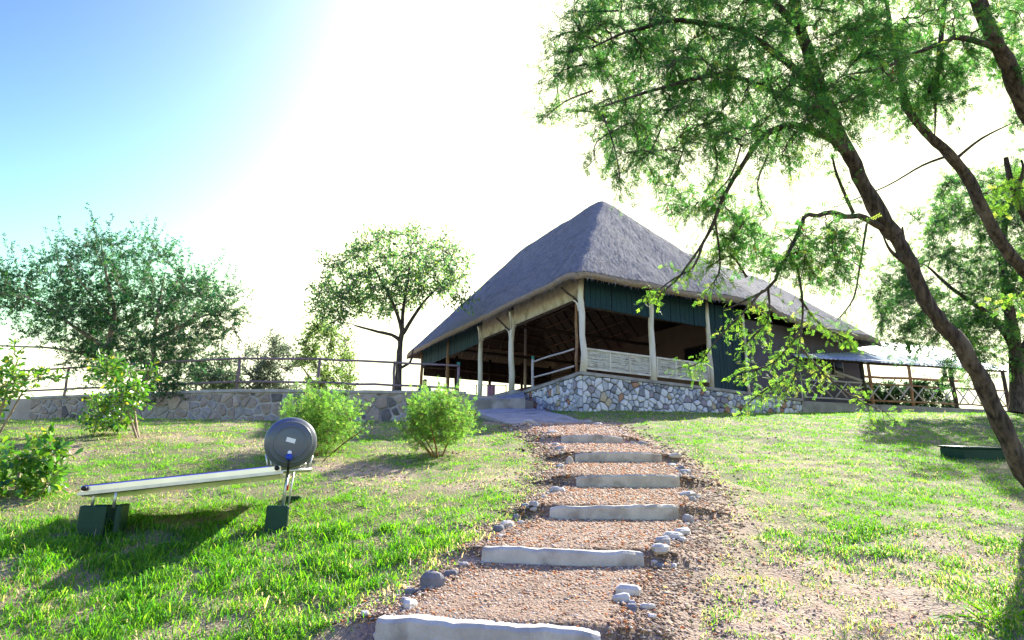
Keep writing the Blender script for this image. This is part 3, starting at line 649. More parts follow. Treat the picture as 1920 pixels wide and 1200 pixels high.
rw = empty('retaining_wall', WL[3] - [0, 0, 1], 'low rubble wall with wide pale mortar holding up the terrace', 'wall')
cum = np.concatenate([[0], np.cumsum(np.linalg.norm(np.diff(WL, axis=0), axis=1))])
def wl(s): return np.array([np.interp(s, cum, WL[:, i]) for i in range(3)])
def wn_(s): t = unit(wl(min(s + .2, cum[-1])) - wl(max(s - .2, 0))); return np.array([t[1], -t[0], 0])
def wz0(s): p = wl(np.clip(s, 0, cum[-1])); return float(ground_h(p[0], p[1] - .15, False)) - .08
mbw = MB(); n = 60; vv = []
for i in range(n + 1):
    s_ = cum[-1] * i / n; p = wl(s_); nn = wn_(s_); vv += [np.array([*p[:2], wz0(s_) - .3]), p - ZV * .06, np.array([*(p - nn * .32)[:2], TZ - .06]), np.array([*(p - nn * .32)[:2], wz0(s_) - .3])]
f = []
for i in range(n): f += [tuple(4 * i + q for q in (0, 4, 5, 1)), tuple(4 * i + q for q in (1, 5, 6, 2)), tuple(4 * i + q for q in (2, 6, 7, 3))]
f += [(0, 1, 2, 3), tuple(4 * n + q for q in (3, 2, 1, 0))]
mbw.add(vv, f).build('mortar', MT['mortar_pale'], rw)
lay_stones(rubble(cum[-1], wz0, lambda s: TZ - .09, .26, 5, 1.15), lambda s, z: np.array([*(wl(s) + wn_(s) * .004)[:2], z]), wn_(8.0), .032, .030, WALL_STONES, [4, 3, 1.6, 2.2], rw, 15)
mbc = MB(); vv = []
for i in range(n + 1):
    s_ = cum[-1] * i / n; p = wl(s_); nn = wn_(s_); jz = rng.normal(0, .006)
    vv += [p + nn * .05 - ZV * .07, p + nn * .055 + ZV * (.015 + jz), p - nn * .34 + ZV * (.025 + jz), p - nn * .34 - ZV * .07]
f = []
for i in range(n): f += [tuple(4 * i + q for q in (0, 4, 5, 1)), tuple(4 * i + q for q in (1, 5, 6, 2)), tuple(4 * i + q for q in (2, 6, 7, 3)), tuple(4 * i + q for q in (3, 7, 4, 0))]
f += [(0, 1, 2, 3), tuple(4 * n + q for q in (3, 2, 1, 0))]
mbc.add(vv, f).build('coping', MT['mortar_pale'], rw)
# railing on the wall
rl = empty('terrace_railing', at(595, 728, 20.1), 'brown two-rail fence of round poles along the terrace wall', 'railing')
RP = []
for px, pyb, Y in [(-90, 752, 24.2), (120, 742, 22.4), (285, 735, 21.1), (443, 727, 20.15), (595, 729, 20.1), (737, 737, 20.6), (858, 742, 21.1)]:
    p = at(px, pyb, Y); p[2] = TZ; RP.append(p)
for i, p in enumerate(RP):
    o = pole('post', p - ZV * .05, p + ZV * 1.08, .05, .045, MT['railwood'], rl, 4, .008)
    if i == len(RP) - 1: MB().tube([p + ZV * 1.05, p + ZV * 1.16], .058, 10).build('cap', MT['greencap'], o)
for a, b in zip(RP[:-1], RP[1:]):
    for z in (1.03, .27): pole('rail', a + ZV * z + [0, -.05, 0], b + ZV * z + [0, -.05, 0], .036, .034, MT['railwood'], rl, 5, .008)
# grey ramp to the open front and the slab below it
def slab(name, top, th, mat, label, cat):
    top = np.array(top); k = len(top); v = [tuple(q) for q in top] + [(q[0], q[1], q[2] - th) for q in top]
    o = MB().add(v, [tuple(range(k)), tuple(range(2 * k - 1, k - 1, -1))] + [(i, k + i, k + (i + 1) % k, (i + 1) % k) for i in range(k)]).build(name, mat)
    return tag(o, label, cat)
slab('entrance_ramp', [at(878, 749, 20.2), at(930, 749, 20.0), at(985, 746, 20.2), H(-.06, 3.6, -.22), H(-.03, 4.3, -.05), H(-.03, 8.3, -.05), at(850, 743, 21.6)], .34, MT['slab'], 'grey concrete ramp rising to the open front between the cream posts', 'ramp')
slab('entrance_slab', [at(962, 797, 15.55), at(1040, 795, 15.5), at(1108, 796, 15.55), at(1060, 778, 17.6), at(1003, 767, 20.0), at(940, 765, 20.2), at(893, 768, 19.8), at(905, 777, 18.4)], .30, MT['slab'], 'pale grey sloping slab joining the top of the gravel path to the ramp', 'slab')

# ------------------------------------------------------------------ side verandah, hedge, green box
VO = at(1505, 752, 24.5); VE = at(1840, 768.5, 26.6); VE[2] = VO[2]
VX = unit(VE - VO); VYv = np.array([-VX[1], VX[0], 0]); VLen = np.linalg.norm(VE - VO)
V3 = lambda s, d, z: VO + VX * s + VYv * d + ZV * z
ver = empty('side_verandah', V3(4, 0, -.5), 'pole verandah with crossed railings and clear sheet roof right of the lodge', 'verandah')
plank('plinth', V3(VLen / 2 + 1.5, 1.2, -.65), VX * (VLen / 2 + 1.55), VYv * 1.2, ZV * .65, MT['slab'], ver)
SP = [0.06, 3.05, 7.6, 10.4]
for s_, r, zt in [(SP[0], .07, 1.15), (SP[1], .085, 1.72), (SP[2], .09, 1.75), (SP[3], .08, 1.7)]: pole('post', V3(s_, .12, -.02), V3(s_, .12, zt), r, r * .9, MT['darkwood'] if s_ > 1 else MT['railmetal'], ver, 5, .015)
for s_ in (3.05, 5.4, 7.6): pole('post', V3(s_, 2.2, -.02), V3(s_, 2.2, 2.6), .07, .07, MT['brownwood'], ver, 5, .015)
for a, b in zip(SP[:-1], SP[1:]):
    for z, mt_ in ((.86, 'cream'), (.18, 'cream')): pole('rail', V3(a + .08, .1, z), V3(b - .08, .1, z), .035, .035, MT['railmetal'] if a < 3 else MT['brownwood'], ver, 5, .012)
    n = max(3, round((b - a) / .72)); w_ = (b - a - .16) / n
    for i in range(n):
        x0 = a + .08 + i * w_
        pole('cross_pole', V3(x0 + .06, .07, .22), V3(x0 + w_ - .06, .07, .82), .026, .026, MT['railmetal'], ver, 3, .004, 6)
        pole('cross_pole', V3(x0 + .06, .125, .82), V3(x0 + w_ - .06, .125, .22), .026, .026, MT['railmetal'], ver, 3, .004, 6)
pole('beam', V3(-.2, .12, 1.72), V3(10.6, .12, 1.74), .06, .06, MT['darkwood'], ver, 6, .015)
pole('beam', V3(3, 2.2, 1.55), V3(10.6, 2.2, 1.6), .06, .06, MT['brownwood'], ver, 6, .015)
pole('brace', V3(3.0, .12, .95), V3(1.5, .9, 1.65), .05, .045, MT['railmetal'], ver, 4, .01)
RS = lambda d: 1.80 + .52 * d
for d in (0.0, 1.45, 3.05): MB().tube([V3(-.25, d - .1, RS(d) - .045), V3(10.7, d - .1, RS(d) - .045)], .05, 6).build('purlin', MT['steel'], ver, True)
for s_ in (2.95, 5.2, 7.5, 9.6): MB().tube([V3(s_, -.25, RS(-.25) - .03), V3(s_, 3.1, RS(3.1) - .03)], .035, 6).build('rafter_bar', MT['steel'], ver, True)
def sheet(s0, s1, mat, name):
    mbs = MB(); n = max(8, int((s1 - s0) / .055)); ss = np.linspace(s0, s1, n); v = []
    for th in (0, .006):
        for d in (-.3, 3.1):
            for i, s_ in enumerate(ss): v.append(V3(s_, d, RS(d) + .03 + .022 * math.sin(s_ * 2 * math.pi / .22) + th))
    f = []
    for i in range(n - 1): f += [(i, n + i, n + i + 1, i + 1), (2 * n + i, 2 * n + i + 1, 3 * n + i + 1, 3 * n + i), (i, i + 1, 2 * n + i + 1, 2 * n + i), (n + i, 3 * n + i, 3 * n + i + 1, n + i + 1)]
    mbs.add(v, f).build(name, mat, ver, True)
s_ = -.25
for w_, mt_ in [(.9, 'sheet'), (.9, 'sheet')] + [(.98, 'poly')] * 9: sheet(s_, s_ + w_ - .01, MT[mt_], 'roof_sheet'); s_ += w_
gb = at(1846, 859, 10.95)
o = empty('ground_box', gb, 'flat dark green box lying in the grass by the leaning trunk', 'box')
gzb = float(ground_h(gb[0], gb[1])); plank('case', (gb[0] + .05, gb[1] + .25, gzb + .08), (.44, .03, 0), (-.02, .28, .03), (0, 0, .12), MT['green'], o, .012)
plank('lid', (gb[0] + .05, gb[1] + .25, gzb + .215), (.46, .031, 0), (-.02, .30, .03), (0, 0, .014), MT['green'], o, .006)

# ------------------------------------------------------------------ solar water heater
tc = at(545, 829, 6.25)
sh = empty('solar_water_heater', (tc[0] - .6, tc[1], float(ground_h(tc[0] - .6, tc[1]))), 'solar water heater with grey drum and tilted collector on green feet', 'water heater')
TD = unit(np.array([tc[0] + .10, tc[1], .0]))                 # the drum's axis, away from the camera
tank = MB().lathe(tc + TD * .0, TD, [(.0, .02), (.004, .12), (.018, .185), (.035, .212), (.045, .222), (.05, .228), (.062, .243), (.075, .246), (.085, .243), (.09, .240), (1.36, .240), (1.37, .246), (1.39, .243), (1.42, .2), (1.44, .05)], 48).build('tank', MT['tank'], sh, True)
RX = unit(np.cross(TD, ZV)); 
for r_, d_ in ((.150, .008), (.196, .024)): MB().lathe(tc + TD * (d_ + .001), -TD, [(0, r_ - .010), (.005, r_ - .006), (.006, r_), (.004, r_ + .006), (0, r_ + .010)], 40).build('pressed_ring', MT['tank'], tank, True)
MB().lathe(tc + TD * .088, TD, [(0, .2405), (.0, .249), (.03, .249), (.03, .2405)], 48).build('rim_band', MT['steel'], tank, True)
MB().box(tc + TD * .001 + RX * 0.0 + ZV * .018, RX * .042 - ZV * .010, TD * .004, ZV * .021 + RX * .005).build('sticker', MT['white'], tank)
MB().lathe(tc + TD * .02 - ZV * .145, -TD, [(0, .034), (.05, .034), (.055, .028), (.075, .026), (.08, .01)], 16).build('inlet_valve', MT['blue'], tank, True)
MB().lathe(tc + TD * .02 - ZV * .100, -TD, [(0, .020), (.03, .020), (.034, .012)], 12).build('inlet_nut', MT['white'], tank, True)
MB().tube([tc - TD * .03 - ZV * .16, tc - TD * .05 - ZV * .20, tc - TD * .02 - ZV * .25, tc + TD * .1 - ZV * .29], .012, 8).build('hose', MT['black'], sh, True)
c_hi = at(527, 877, 6.28); c_lo = at(150, 917, 5.95); CA = unit(c_lo - c_hi); TDh = TD; TD = unit(TD + [0, 0, -.04]); CN = unit(np.cross(TD, CA)); CN = CN if CN[2] > 0 else -CN
CL = np.linalg.norm(c_lo - c_hi); cc = (c_hi + c_lo) / 2 + TD * .52
coll = MB().box(cc - CN * .02, CA * CL / 2, TD * .52, CN * .046, .008).build('collector', MT['alu'], sh)
MB().box(cc + CN * .0305, CA * (CL / 2 - .03), TD * .49, CN * .003).build('glass_cover', MT['blackglass'], coll)
for s_ in (-.5215, .5215): MB().box(cc + TD * s_ - CN * .042, CA * (CL / 2 + .02), TD * .008, CN * .014).build('frame_rail', MT['steel'], coll)
MB().tube([c_hi + TD * .06 + CN * .02, c_hi + TD * .03 + ZV * .10 + RX * -.02, tc + TD * .16 - ZV * .20 + RX * .16], .014, 8).build('flow_pipe', MT['steel'], sh, True)
for s_ in (-1, 1):
    for e in (-1, 1): MB().lathe(cc + CA * e * (CL / 2 - .04) - CN * .0 + TD * .51 * s_, TD * s_, [(0, .022), (.05, .022), (.052, .01)], 12).build('pipe_stub', MT['black'], coll, True)
TD = TDh
# cradle under the drum
for d in (.12, 1.2):
    q = tc + TD * d; 
    MB().tube([q + RX * .22 - ZV * .255, q - RX * .26 - ZV * .285], .018, 8).build('cradle_bar', MT['alu'], sh, True)
    for s_ in (-1, 1): MB().tube([q + RX * s_ * .185 - ZV * .265, q + RX * s_ * .215 - ZV * .12], .012, 6).build('cradle_strap', MT['steel'], sh, True)
def foot(px, pyt, pyb, w_, dep, Y, nm='foot_block'):
    a = at(px, pyb, Y); t = at(px, pyt, Y); gzz = float(ground_h(a[0], a[1])) - .05; h = (t[2] - gzz) / 2; c = np.array([a[0], a[1] + dep / 2, gzz + h])
    o = MB().box(c, RX * w_ / 2 * -1, TD * dep / 2, ZV * h, .010).build(nm, MT['green'], sh); return c, t[2]
c2, z2 = foot(512, 948, 992, .205, .16, 6.32)
for dx, r in ((.045, .017), (.10, .009)): MB().tube([np.array([c2[0] + dx, c2[1] - .01, z2 - .02]), np.array([c2[0] + dx + .015, c2[1] + .02, tc[2] - .26])], r, 10).build('leg', MT['steel'], sh, True)
MB().tube([np.array([c2[0] + .075, c2[1], z2 + .14]), np.array([c2[0] + .075, c2[1], z2 + .19])], .010, 8).build('tape', MT['red'], sh)
foot(540, 930, 975, .2, .16, 7.35)
b1 = at(160, 1008, 5.95); c1, z1 = foot(162, 948, 1012, .215, .07, 5.95); foot(204, 946, 1003, .05, .30, 6.03); c3, z3 = foot(192, 946, 1003, .24, .06, 6.31)
for px in (173, 214):
    p = at(px, 946, 6.02); MB().tube([p - ZV * .03, p + ZV * .14], .014, 8).build('leg', MT['steel'], sh, True)

# ------------------------------------------------------------------ person and cloth beyond the railing
pp = at(797, 716, 24.5); pp_z = TZ
per = empty('person', (pp[0], pp[1], pp_z), 'seated person with dark hair and blue shirt beyond the terrace railing', 'person')
def skin(name, joints, edges, radii, mat, parent, sub=2):
    me = bpy.data.meshes.new(name); me.from_pydata([tuple(j) for j in joints], edges, []); o = put(name, me, mat, parent)
    md = o.modifiers.new('skin', 'SKIN'); md.use_smooth_shade = True
    for i, r in enumerate(radii): me.skin_vertices[0].data[i].radius = (r, r) if not isinstance(r, tuple) else r
    me.skin_vertices[0].data[0].use_root = True
    s_ = o.modifiers.new('sub', 'SUBSURF'); s_.levels = sub; s_.render_levels = sub; return o
hz = pp[2] + .11 - TZ                                    # height of the crown of the head
B = lambda x, y, z: np.array([pp[0] + x, pp[1] + y, TZ + z])
sz = hz - .82                                            # seat height follows from a sitting height of 0.82 m
J = [B(0, 0, sz + .08), B(0, 0, sz + .25), B(0, .0, sz + .45), B(0, -.01, sz + .56), B(0, -.03, sz + .63), B(0, -.05, sz + .72), B(0, -.04, sz + .79),
     B(.17, 0, sz + .52), B(.22, -.05, sz + .28), B(.12, -.25, sz + .17), B(.07, -.32, sz + .15), B(-.17, 0, sz + .52), B(-.22, -.05, sz + .28), B(-.12, -.25, sz + .17), B(-.07, -.32, sz + .15),
     B(.1, -.08, sz + .07), B(.13, -.42, sz + .09), B(.13, -.40, .1), B(.13, -.52, .05), B(-.1, -.08, sz + .07), B(-.13, -.42, sz + .09), B(-.13, -.40, .1), B(-.13, -.52, .05)]
Ed = [(0, 1), (1, 2), (2, 3), (3, 4), (4, 5), (5, 6), (2, 7), (7, 8), (8, 9), (9, 10), (2, 11), (11, 12), (12, 13), (13, 14), (0, 15), (15, 16), (16, 17), (17, 18), (0, 19), (19, 20), (20, 21), (21, 22)]
Rd = [.14, .13, .15, .07, .06, .095, .07, .065, .05, .04, .035, .065, .05, .04, .035, .085, .065, .05, .04, .085, .065, .05, .04]
skin('body', J, Ed, Rd, MT['skin'], per)
skin('shirt', [J[0], J[1], J[2], J[2] + [0, 0, .07], J[7], J[8], J[11], J[12]], [(0, 1), (1, 2), (2, 3), (2, 4), (4, 5), (2, 6), (6, 7)], [.16, .15, .165, .09, .08, .065, .08, .065], MT['shirt'], per)
skin('trousers', [J[0], J[15], J[16], J[17], J[19], J[20], J[21]], [(0, 1), (1, 2), (2, 3), (0, 4), (4, 5), (5, 6)], [.15, .1, .08, .062, .1, .08, .062], MT['trousers'], per)
skin('hair', [J[5] + [0, .03, .02], J[6] + [0, .02, .0], J[6] + [0, .01, .025]], [(0, 1), (1, 2)], [.098, .085, .05], MT['hair'], per)
st = empty('stool', B(0, .05, 0), 'low dark stool under the seated person', 'stool')
plank('seat', B(0, .03, sz - .06), (.22, 0, 0), (0, .2, 0), (0, 0, .025), MT['darkwood'], st)
for i in (-1, 1):
    for j in (-1, 1): pole('leg', B(.17 * i, .03 + .15 * j, 0), B(.16 * i, .03 + .14 * j, sz - .08), .02, .02, MT['darkwood'], st, 3, .002)
cl_p = at(921, 722, 29.5)
mbk = MB(); n = 14; vv = []
for th in (0, .012):
    for i in range(n):
        for z in (0, -.75): vv.append((cl_p[0] + (i / (n - 1) - .5) * .38, cl_p[1] + .03 * math.sin(i * 1.3) + th, cl_p[2] + z + .02 * math.sin(i)))
f = []
for i in range(n - 1): f += [(2 * i, 2 * i + 1, 2 * i + 3, 2 * i + 2), (2 * n + 2 * i, 2 * n + 2 * i + 2, 2 * n + 2 * i + 3, 2 * n + 2 * i + 1), (2 * i, 2 * i + 2, 2 * n + 2 * i + 2, 2 * n + 2 * i), (2 * i + 1, 2 * n + 2 * i + 1, 2 * n + 2 * i + 3, 2 * i + 3)]
ck = empty('cloth_rack', (cl_p[0], cl_p[1], TZ), 'lilac cloth hung on a rail seen through the open lodge', 'cloth rack')
mbk.add(vv, f).build('cloth', MT['cloth'], ck)
pole('rail', cl_p + [-.7, .02, .0], cl_p + [.7, .02, 0], .02, .02, MT['railwood'], ck, 3, .002)
for s_ in (-.7, .7): pole('post', np.array([cl_p[0] + s_, cl_p[1] + .02, TZ - .05]), cl_p + [s_, .02, .02], .025, .025, MT['railwood'], ck, 3, .002)

# ------------------------------------------------------------------ plants
def leaves(P, D, N, ln, wd, shape='diamond', curl=0.15):
    """arrays of leaf base, direction, surface normal -> triangles"""
    D = unit(D); S = unit(np.cross(D, N)); N = np.cross(S, D); n = len(P); ln = np.broadcast_to(ln, n)[:, None]; wd = np.broadcast_to(wd, n)[:, None]
    if shape == 'diamond':
        V = np.stack([P, P + D * ln * .5 + S * wd * .5, P + D * ln, P + D * ln * .5 - S * wd * .5], 1)
        t = np.array([(0, 1, 2), (0, 2, 3)]); k = 4
    elif shape == 'tri':
        V = np.stack([P, P + D * ln * .5 + S * wd * .62, P + D * ln - S * wd * .3], 1); t = np.array([(0, 1, 2)]); k = 3
    else:
        mid = P + D * ln * .55 - N * ln * curl * .3; tip = P + D * ln - N * ln * curl
        V = np.stack([P, P + D * ln * .30 + S * wd * .30 + N * wd * .10, P + D * ln * .66 + S * wd * .5 + N * wd * .06 - N * ln * curl * .4, tip, P + D * ln * .66 - S * wd * .5 + N * wd * .06 - N * ln * curl * .4, P + D * ln * .30 - S * wd * .30 + N * wd * .10, mid], 1)
        t = np.array([(0, 1, 6), (1, 2, 6), (2, 3, 6), (3, 4, 6), (4, 5, 6), (5, 0, 6)]); k = 7
    T = (t[None] + (np.arange(n) * k)[:, None, None]).reshape(-1, 3); return V.reshape(-1, 3), T, k
def fronds(P, D, N, ln, pairs, lw, ll):
    """pinnate leaves: many small leaflets along a short stalk"""
    n = len(P); D = unit(D); S = unit(np.cross(D, N)); N = np.cross(S, D); i = (np.arange(pairs) + .6) / pairs
    ln = np.broadcast_to(ln, n)
    base = P[:, None] + D[:, None] * (ln[:, None] * i[None])[..., None] - N[:, None] * (ln[:, None] * .25 * i[None] ** 2)[..., None]
    out_p, out_d, out_n = [], [], []
    for s_ in (-1, 1):
        d = S[:, None] * s_ + D[:, None] * .45 + N[:, None] * .18 + rng.normal(0, .12, base.shape); out_p.append(base.reshape(-1, 3)); out_d.append(d.reshape(-1, 3)); out_n.append(np.repeat(N, pairs, 0) + rng.normal(0, .2, (n * pairs, 3)))
    P_, D_, N_ = np.concatenate(out_p), np.concatenate(out_d), np.concatenate(out_n); m_ = len(P_)
    return leaves(P_, D_, N_, ll * rng.uniform(.75, 1.2, m_), lw * rng.uniform(.8, 1.2, m_), 'tri'), np.tile(np.repeat(np.arange(n), pairs), 2)
class Wood:
    def __init__(s): s.V = []; s.T = []; s.k = 0; s.nodes = []; s.nrad = []
    def limb(s, pts, rad, n=8, jit=0.0):
        pts = np.asarray(pts, float); m_ = len(pts)
        if m_ > 2:                                            # smooth through the control points
            t = np.arange(m_); tt = np.linspace(0, m_ - 1, (m_ - 1) * 4 + 1); P_ = []
            for q in tt:
                i = min(int(q), m_ - 2); f = q - i; p0, p1, p2, p3 = pts[max(i - 1, 0)], pts[i], pts[i + 1], pts[min(i + 2, m_ - 1)]
                P_.append(.5 * (2 * p1 + (p2 - p0) * f + (2 * p0 - 5 * p1 + 4 * p2 - p3) * f * f + (3 * p1 - p0 - 3 * p2 + p3) * f ** 3))
            rad = np.interp(tt, t, np.broadcast_to(rad, m_)); pts = np.array(P_)
        if jit and len(pts) > 5:
            q = np.arange(len(pts)); sd = int(rng.integers(1e4)); env = np.minimum(1, np.minimum(q, q[::-1]) / 4)
            pts = pts + np.stack([(vnoise(q * .45, q * 0, sd + k) - .5) * env for k in range(3)], -1) * np.where(np.mean(rad) > .06, .022, .045)
        rad = np.broadcast_to(rad, len(pts)) * (1 + (rng.normal(0, .022, len(pts)) if jit else 0))
        if jit: pts = pts + rng.normal(0, jit, pts.shape) * (rad[:, None] * .7)
        v, f = tube_arrays(pts, np.asarray(rad), n)
        if jit: v = v + (np.repeat(pts, n, 0) - v) * (.24 * (fbm(v[:, 0] * 9 + v[:, 1] * 5, v[:, 2] * 4 + v[:, 0] * 3, 31, 2) - .5) + .34 * (fbm(v[:, 0] * 34 + v[:, 1] * 22, v[:, 2] * 7, 37, 2) - .5))[:, None]
        s.V.append(v); f = f + s.k; s.T.append(np.concatenate([f[:, [0, 1, 2]], f[:, [0, 2, 3]]])); s.k += len(v)
        s.nodes += list(pts); s.nrad += list(rad); return pts
    def fill(s, targets, r_tip, n=5, sag=.08, wob=.05, limit=99):
        """grow a twig from the nearest wood to each target, near targets first"""
        tg = list(targets); N = np.array(s.nodes); Rr = np.array(s.nrad); T_ = np.array(tg)
        best = np.full(len(T_), 1e9); bi = np.zeros(len(T_), int)
        for i, t in enumerate(T_):
            d = ((N - t) ** 2).sum(1); bi[i] = d.argmin(); best[i] = d[bi[i]]
        done = np.zeros(len(T_), bool); ends = []
        for _ in range(len(T_)):
            i = int(np.where(done, 1e9, best).argmin()); done[i] = True
            if best[i] > limit ** 2: continue
            p0 = N[bi[i]]; t = T_[i]; L_ = math.sqrt(best[i]) + 1e-4; k = 6; q = np.linspace(0, 1, k)[:, None]
            pts = p0 + (t - p0) * q + ZV * (L_ * sag * np.sin(q * math.pi)) ; pts[1:-1] += rng.normal(0, wob * L_, (k - 2, 3))
            r0 = min(Rr[bi[i]] * .7, r_tip * (1.3 + 2.6 * L_)); rad = np.linspace(r0, r_tip, k); v, f = tube_arrays(pts, rad, n)
            s.V.append(v); f = f + s.k; s.T.append(np.concatenate([f[:, [0, 1, 2]], f[:, [0, 2, 3]]])); s.k += len(v)
            b0 = len(N); N = np.concatenate([N, pts[2:]]); Rr = np.concatenate([Rr, rad[2:]])
            d = ((T_[:, None] - pts[None, 2:]) ** 2).sum(-1); j = d.argmin(1); dm = d.min(1); u = dm < best; best[u] = dm[u]; bi[u] = b0 + j[u]
            ends.append(pts)
        s.nodes = list(N); s.nrad = list(Rr); return ends
    def build(s, name, mat, parent): return tris(name, np.concatenate(s.V), np.concatenate(s.T), mat, parent, None, True)
def shoots(ends, per, ln, droop, spread=1.0, step=.05, skip=.25):
    """leafy shoots round the outer part of every twig: returns points and directions, and shoot polylines"""
    P, D, lines = [], [], []
    for pts in ends:
        for k in range(per):
            t = rng.uniform(skip, 1); q = t * (len(pts) - 1); i = min(int(q), len(pts) - 2); p = pts[i] + (pts[i + 1] - pts[i]) * (q - i)
            d = unit(unit(pts[-1] - pts[0]) * .8 + rng.normal(0, .6 * spread, 3)); L_ = ln * rng.uniform(.55, 1.25); m_ = max(3, int(L_ / step)); line = [p]
            for _ in range(m_):
                d = unit(d + np.array([0, 0, -droop]) + rng.normal(0, .10, 3)); p = p + d * step; line.append(p); P.append(p); D.append(d)
            lines.append(np.array(line))
    return np.array(P), np.array(D), lines
def twig_lines(w, lines, r):
    for l in lines:
        q = l[::3] if len(l) > 5 else l[[0, -1]]
        if len(q) >= 2: v, f = tube_arrays(np.asarray(q), np.linspace(r, r * .5, len(q)), 3); w.V.append(v); f = f + w.k; w.T.append(np.concatenate([f[:, [0, 1, 2]], f[:, [0, 2, 3]]])); w.k += len(v)
def tint(pal, wts, n): 
    pal = np.array(pal); i = rng.choice(len(pal), n, p=np.array(wts) / sum(wts)); return pal[i] * rng.uniform(.8, 1.2, (n, 1))
FINE = ([(.038, .120, .030), (.055, .155, .036), (.09, .19, .038), (.160, .210, .045)], [4, 4, 2, .5])
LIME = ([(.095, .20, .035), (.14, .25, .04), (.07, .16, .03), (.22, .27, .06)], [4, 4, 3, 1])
DARK = ([(.035, .10, .028), (.055, .135, .036), (.10, .19, .045), (.028, .075, .03)], [4, 4, 3, 2])
def frond_crown(name, parent, P, D, ln, pairs, lw, ll, pal, mat='leaf', updown=.6):
    n = len(P); side = unit(rng.normal(0, 1, (n, 3))); D2 = unit(D * .6 + side * .9 + ZV * -.15); N = unit(ZV * updown + rng.normal(0, .6, (n, 3)))
    (V, T, k), who = fronds(P, D2, N, ln * rng.uniform(.7, 1.25, n), pairs, lw, ll)
    c = tint(*pal, n)[who]; c = c * rng.uniform(.85, 1.15, (len(c), 1)); return tris(name, V, T, MT[mat], parent, np.repeat(c, k, 0))
def leaf_crown(name, parent, P, D, ln, wd, pal, mat='gloss', shape='leaf', up=.5, curl=.2):
    n = len(P); D2 = unit(D * .7 + rng.normal(0, .6, (n, 3))); N = unit(ZV * up + rng.normal(0, .55, (n, 3)))
    V, T, k = leaves(P, D2, N, ln * rng.uniform(.65, 1.25, n), wd * rng.uniform(.75, 1.2, n), shape, curl)
    return tris(name, V, T, MT[mat], parent, np.repeat(tint(*pal, n), k, 0))
def pts_px(poly_list): return np.array([at(*q) for q in poly_list])
def inpoly(x, y, poly):
    c = False; n = len(poly)
    for i in range(n):
        (x1, y1), (x2, y2) = poly[i], poly[(i + 1) % n]
        if (y1 > y) != (y2 > y) and x < (x2 - x1) * (y - y1) / (y2 - y1) + x1: c = not c
    return c
def targets(poly, n, y0, y1):
    xs = [q[0] for q in poly]; ys = [q[1] for q in poly]; out = []
    while len(out) < n:
        x, y = rng.uniform(min(xs), max(xs)), rng.uniform(min(ys), max(ys))
        if inpoly(x, y, poly): out.append(at(x, y, rng.uniform(y0, y1)))
    return out

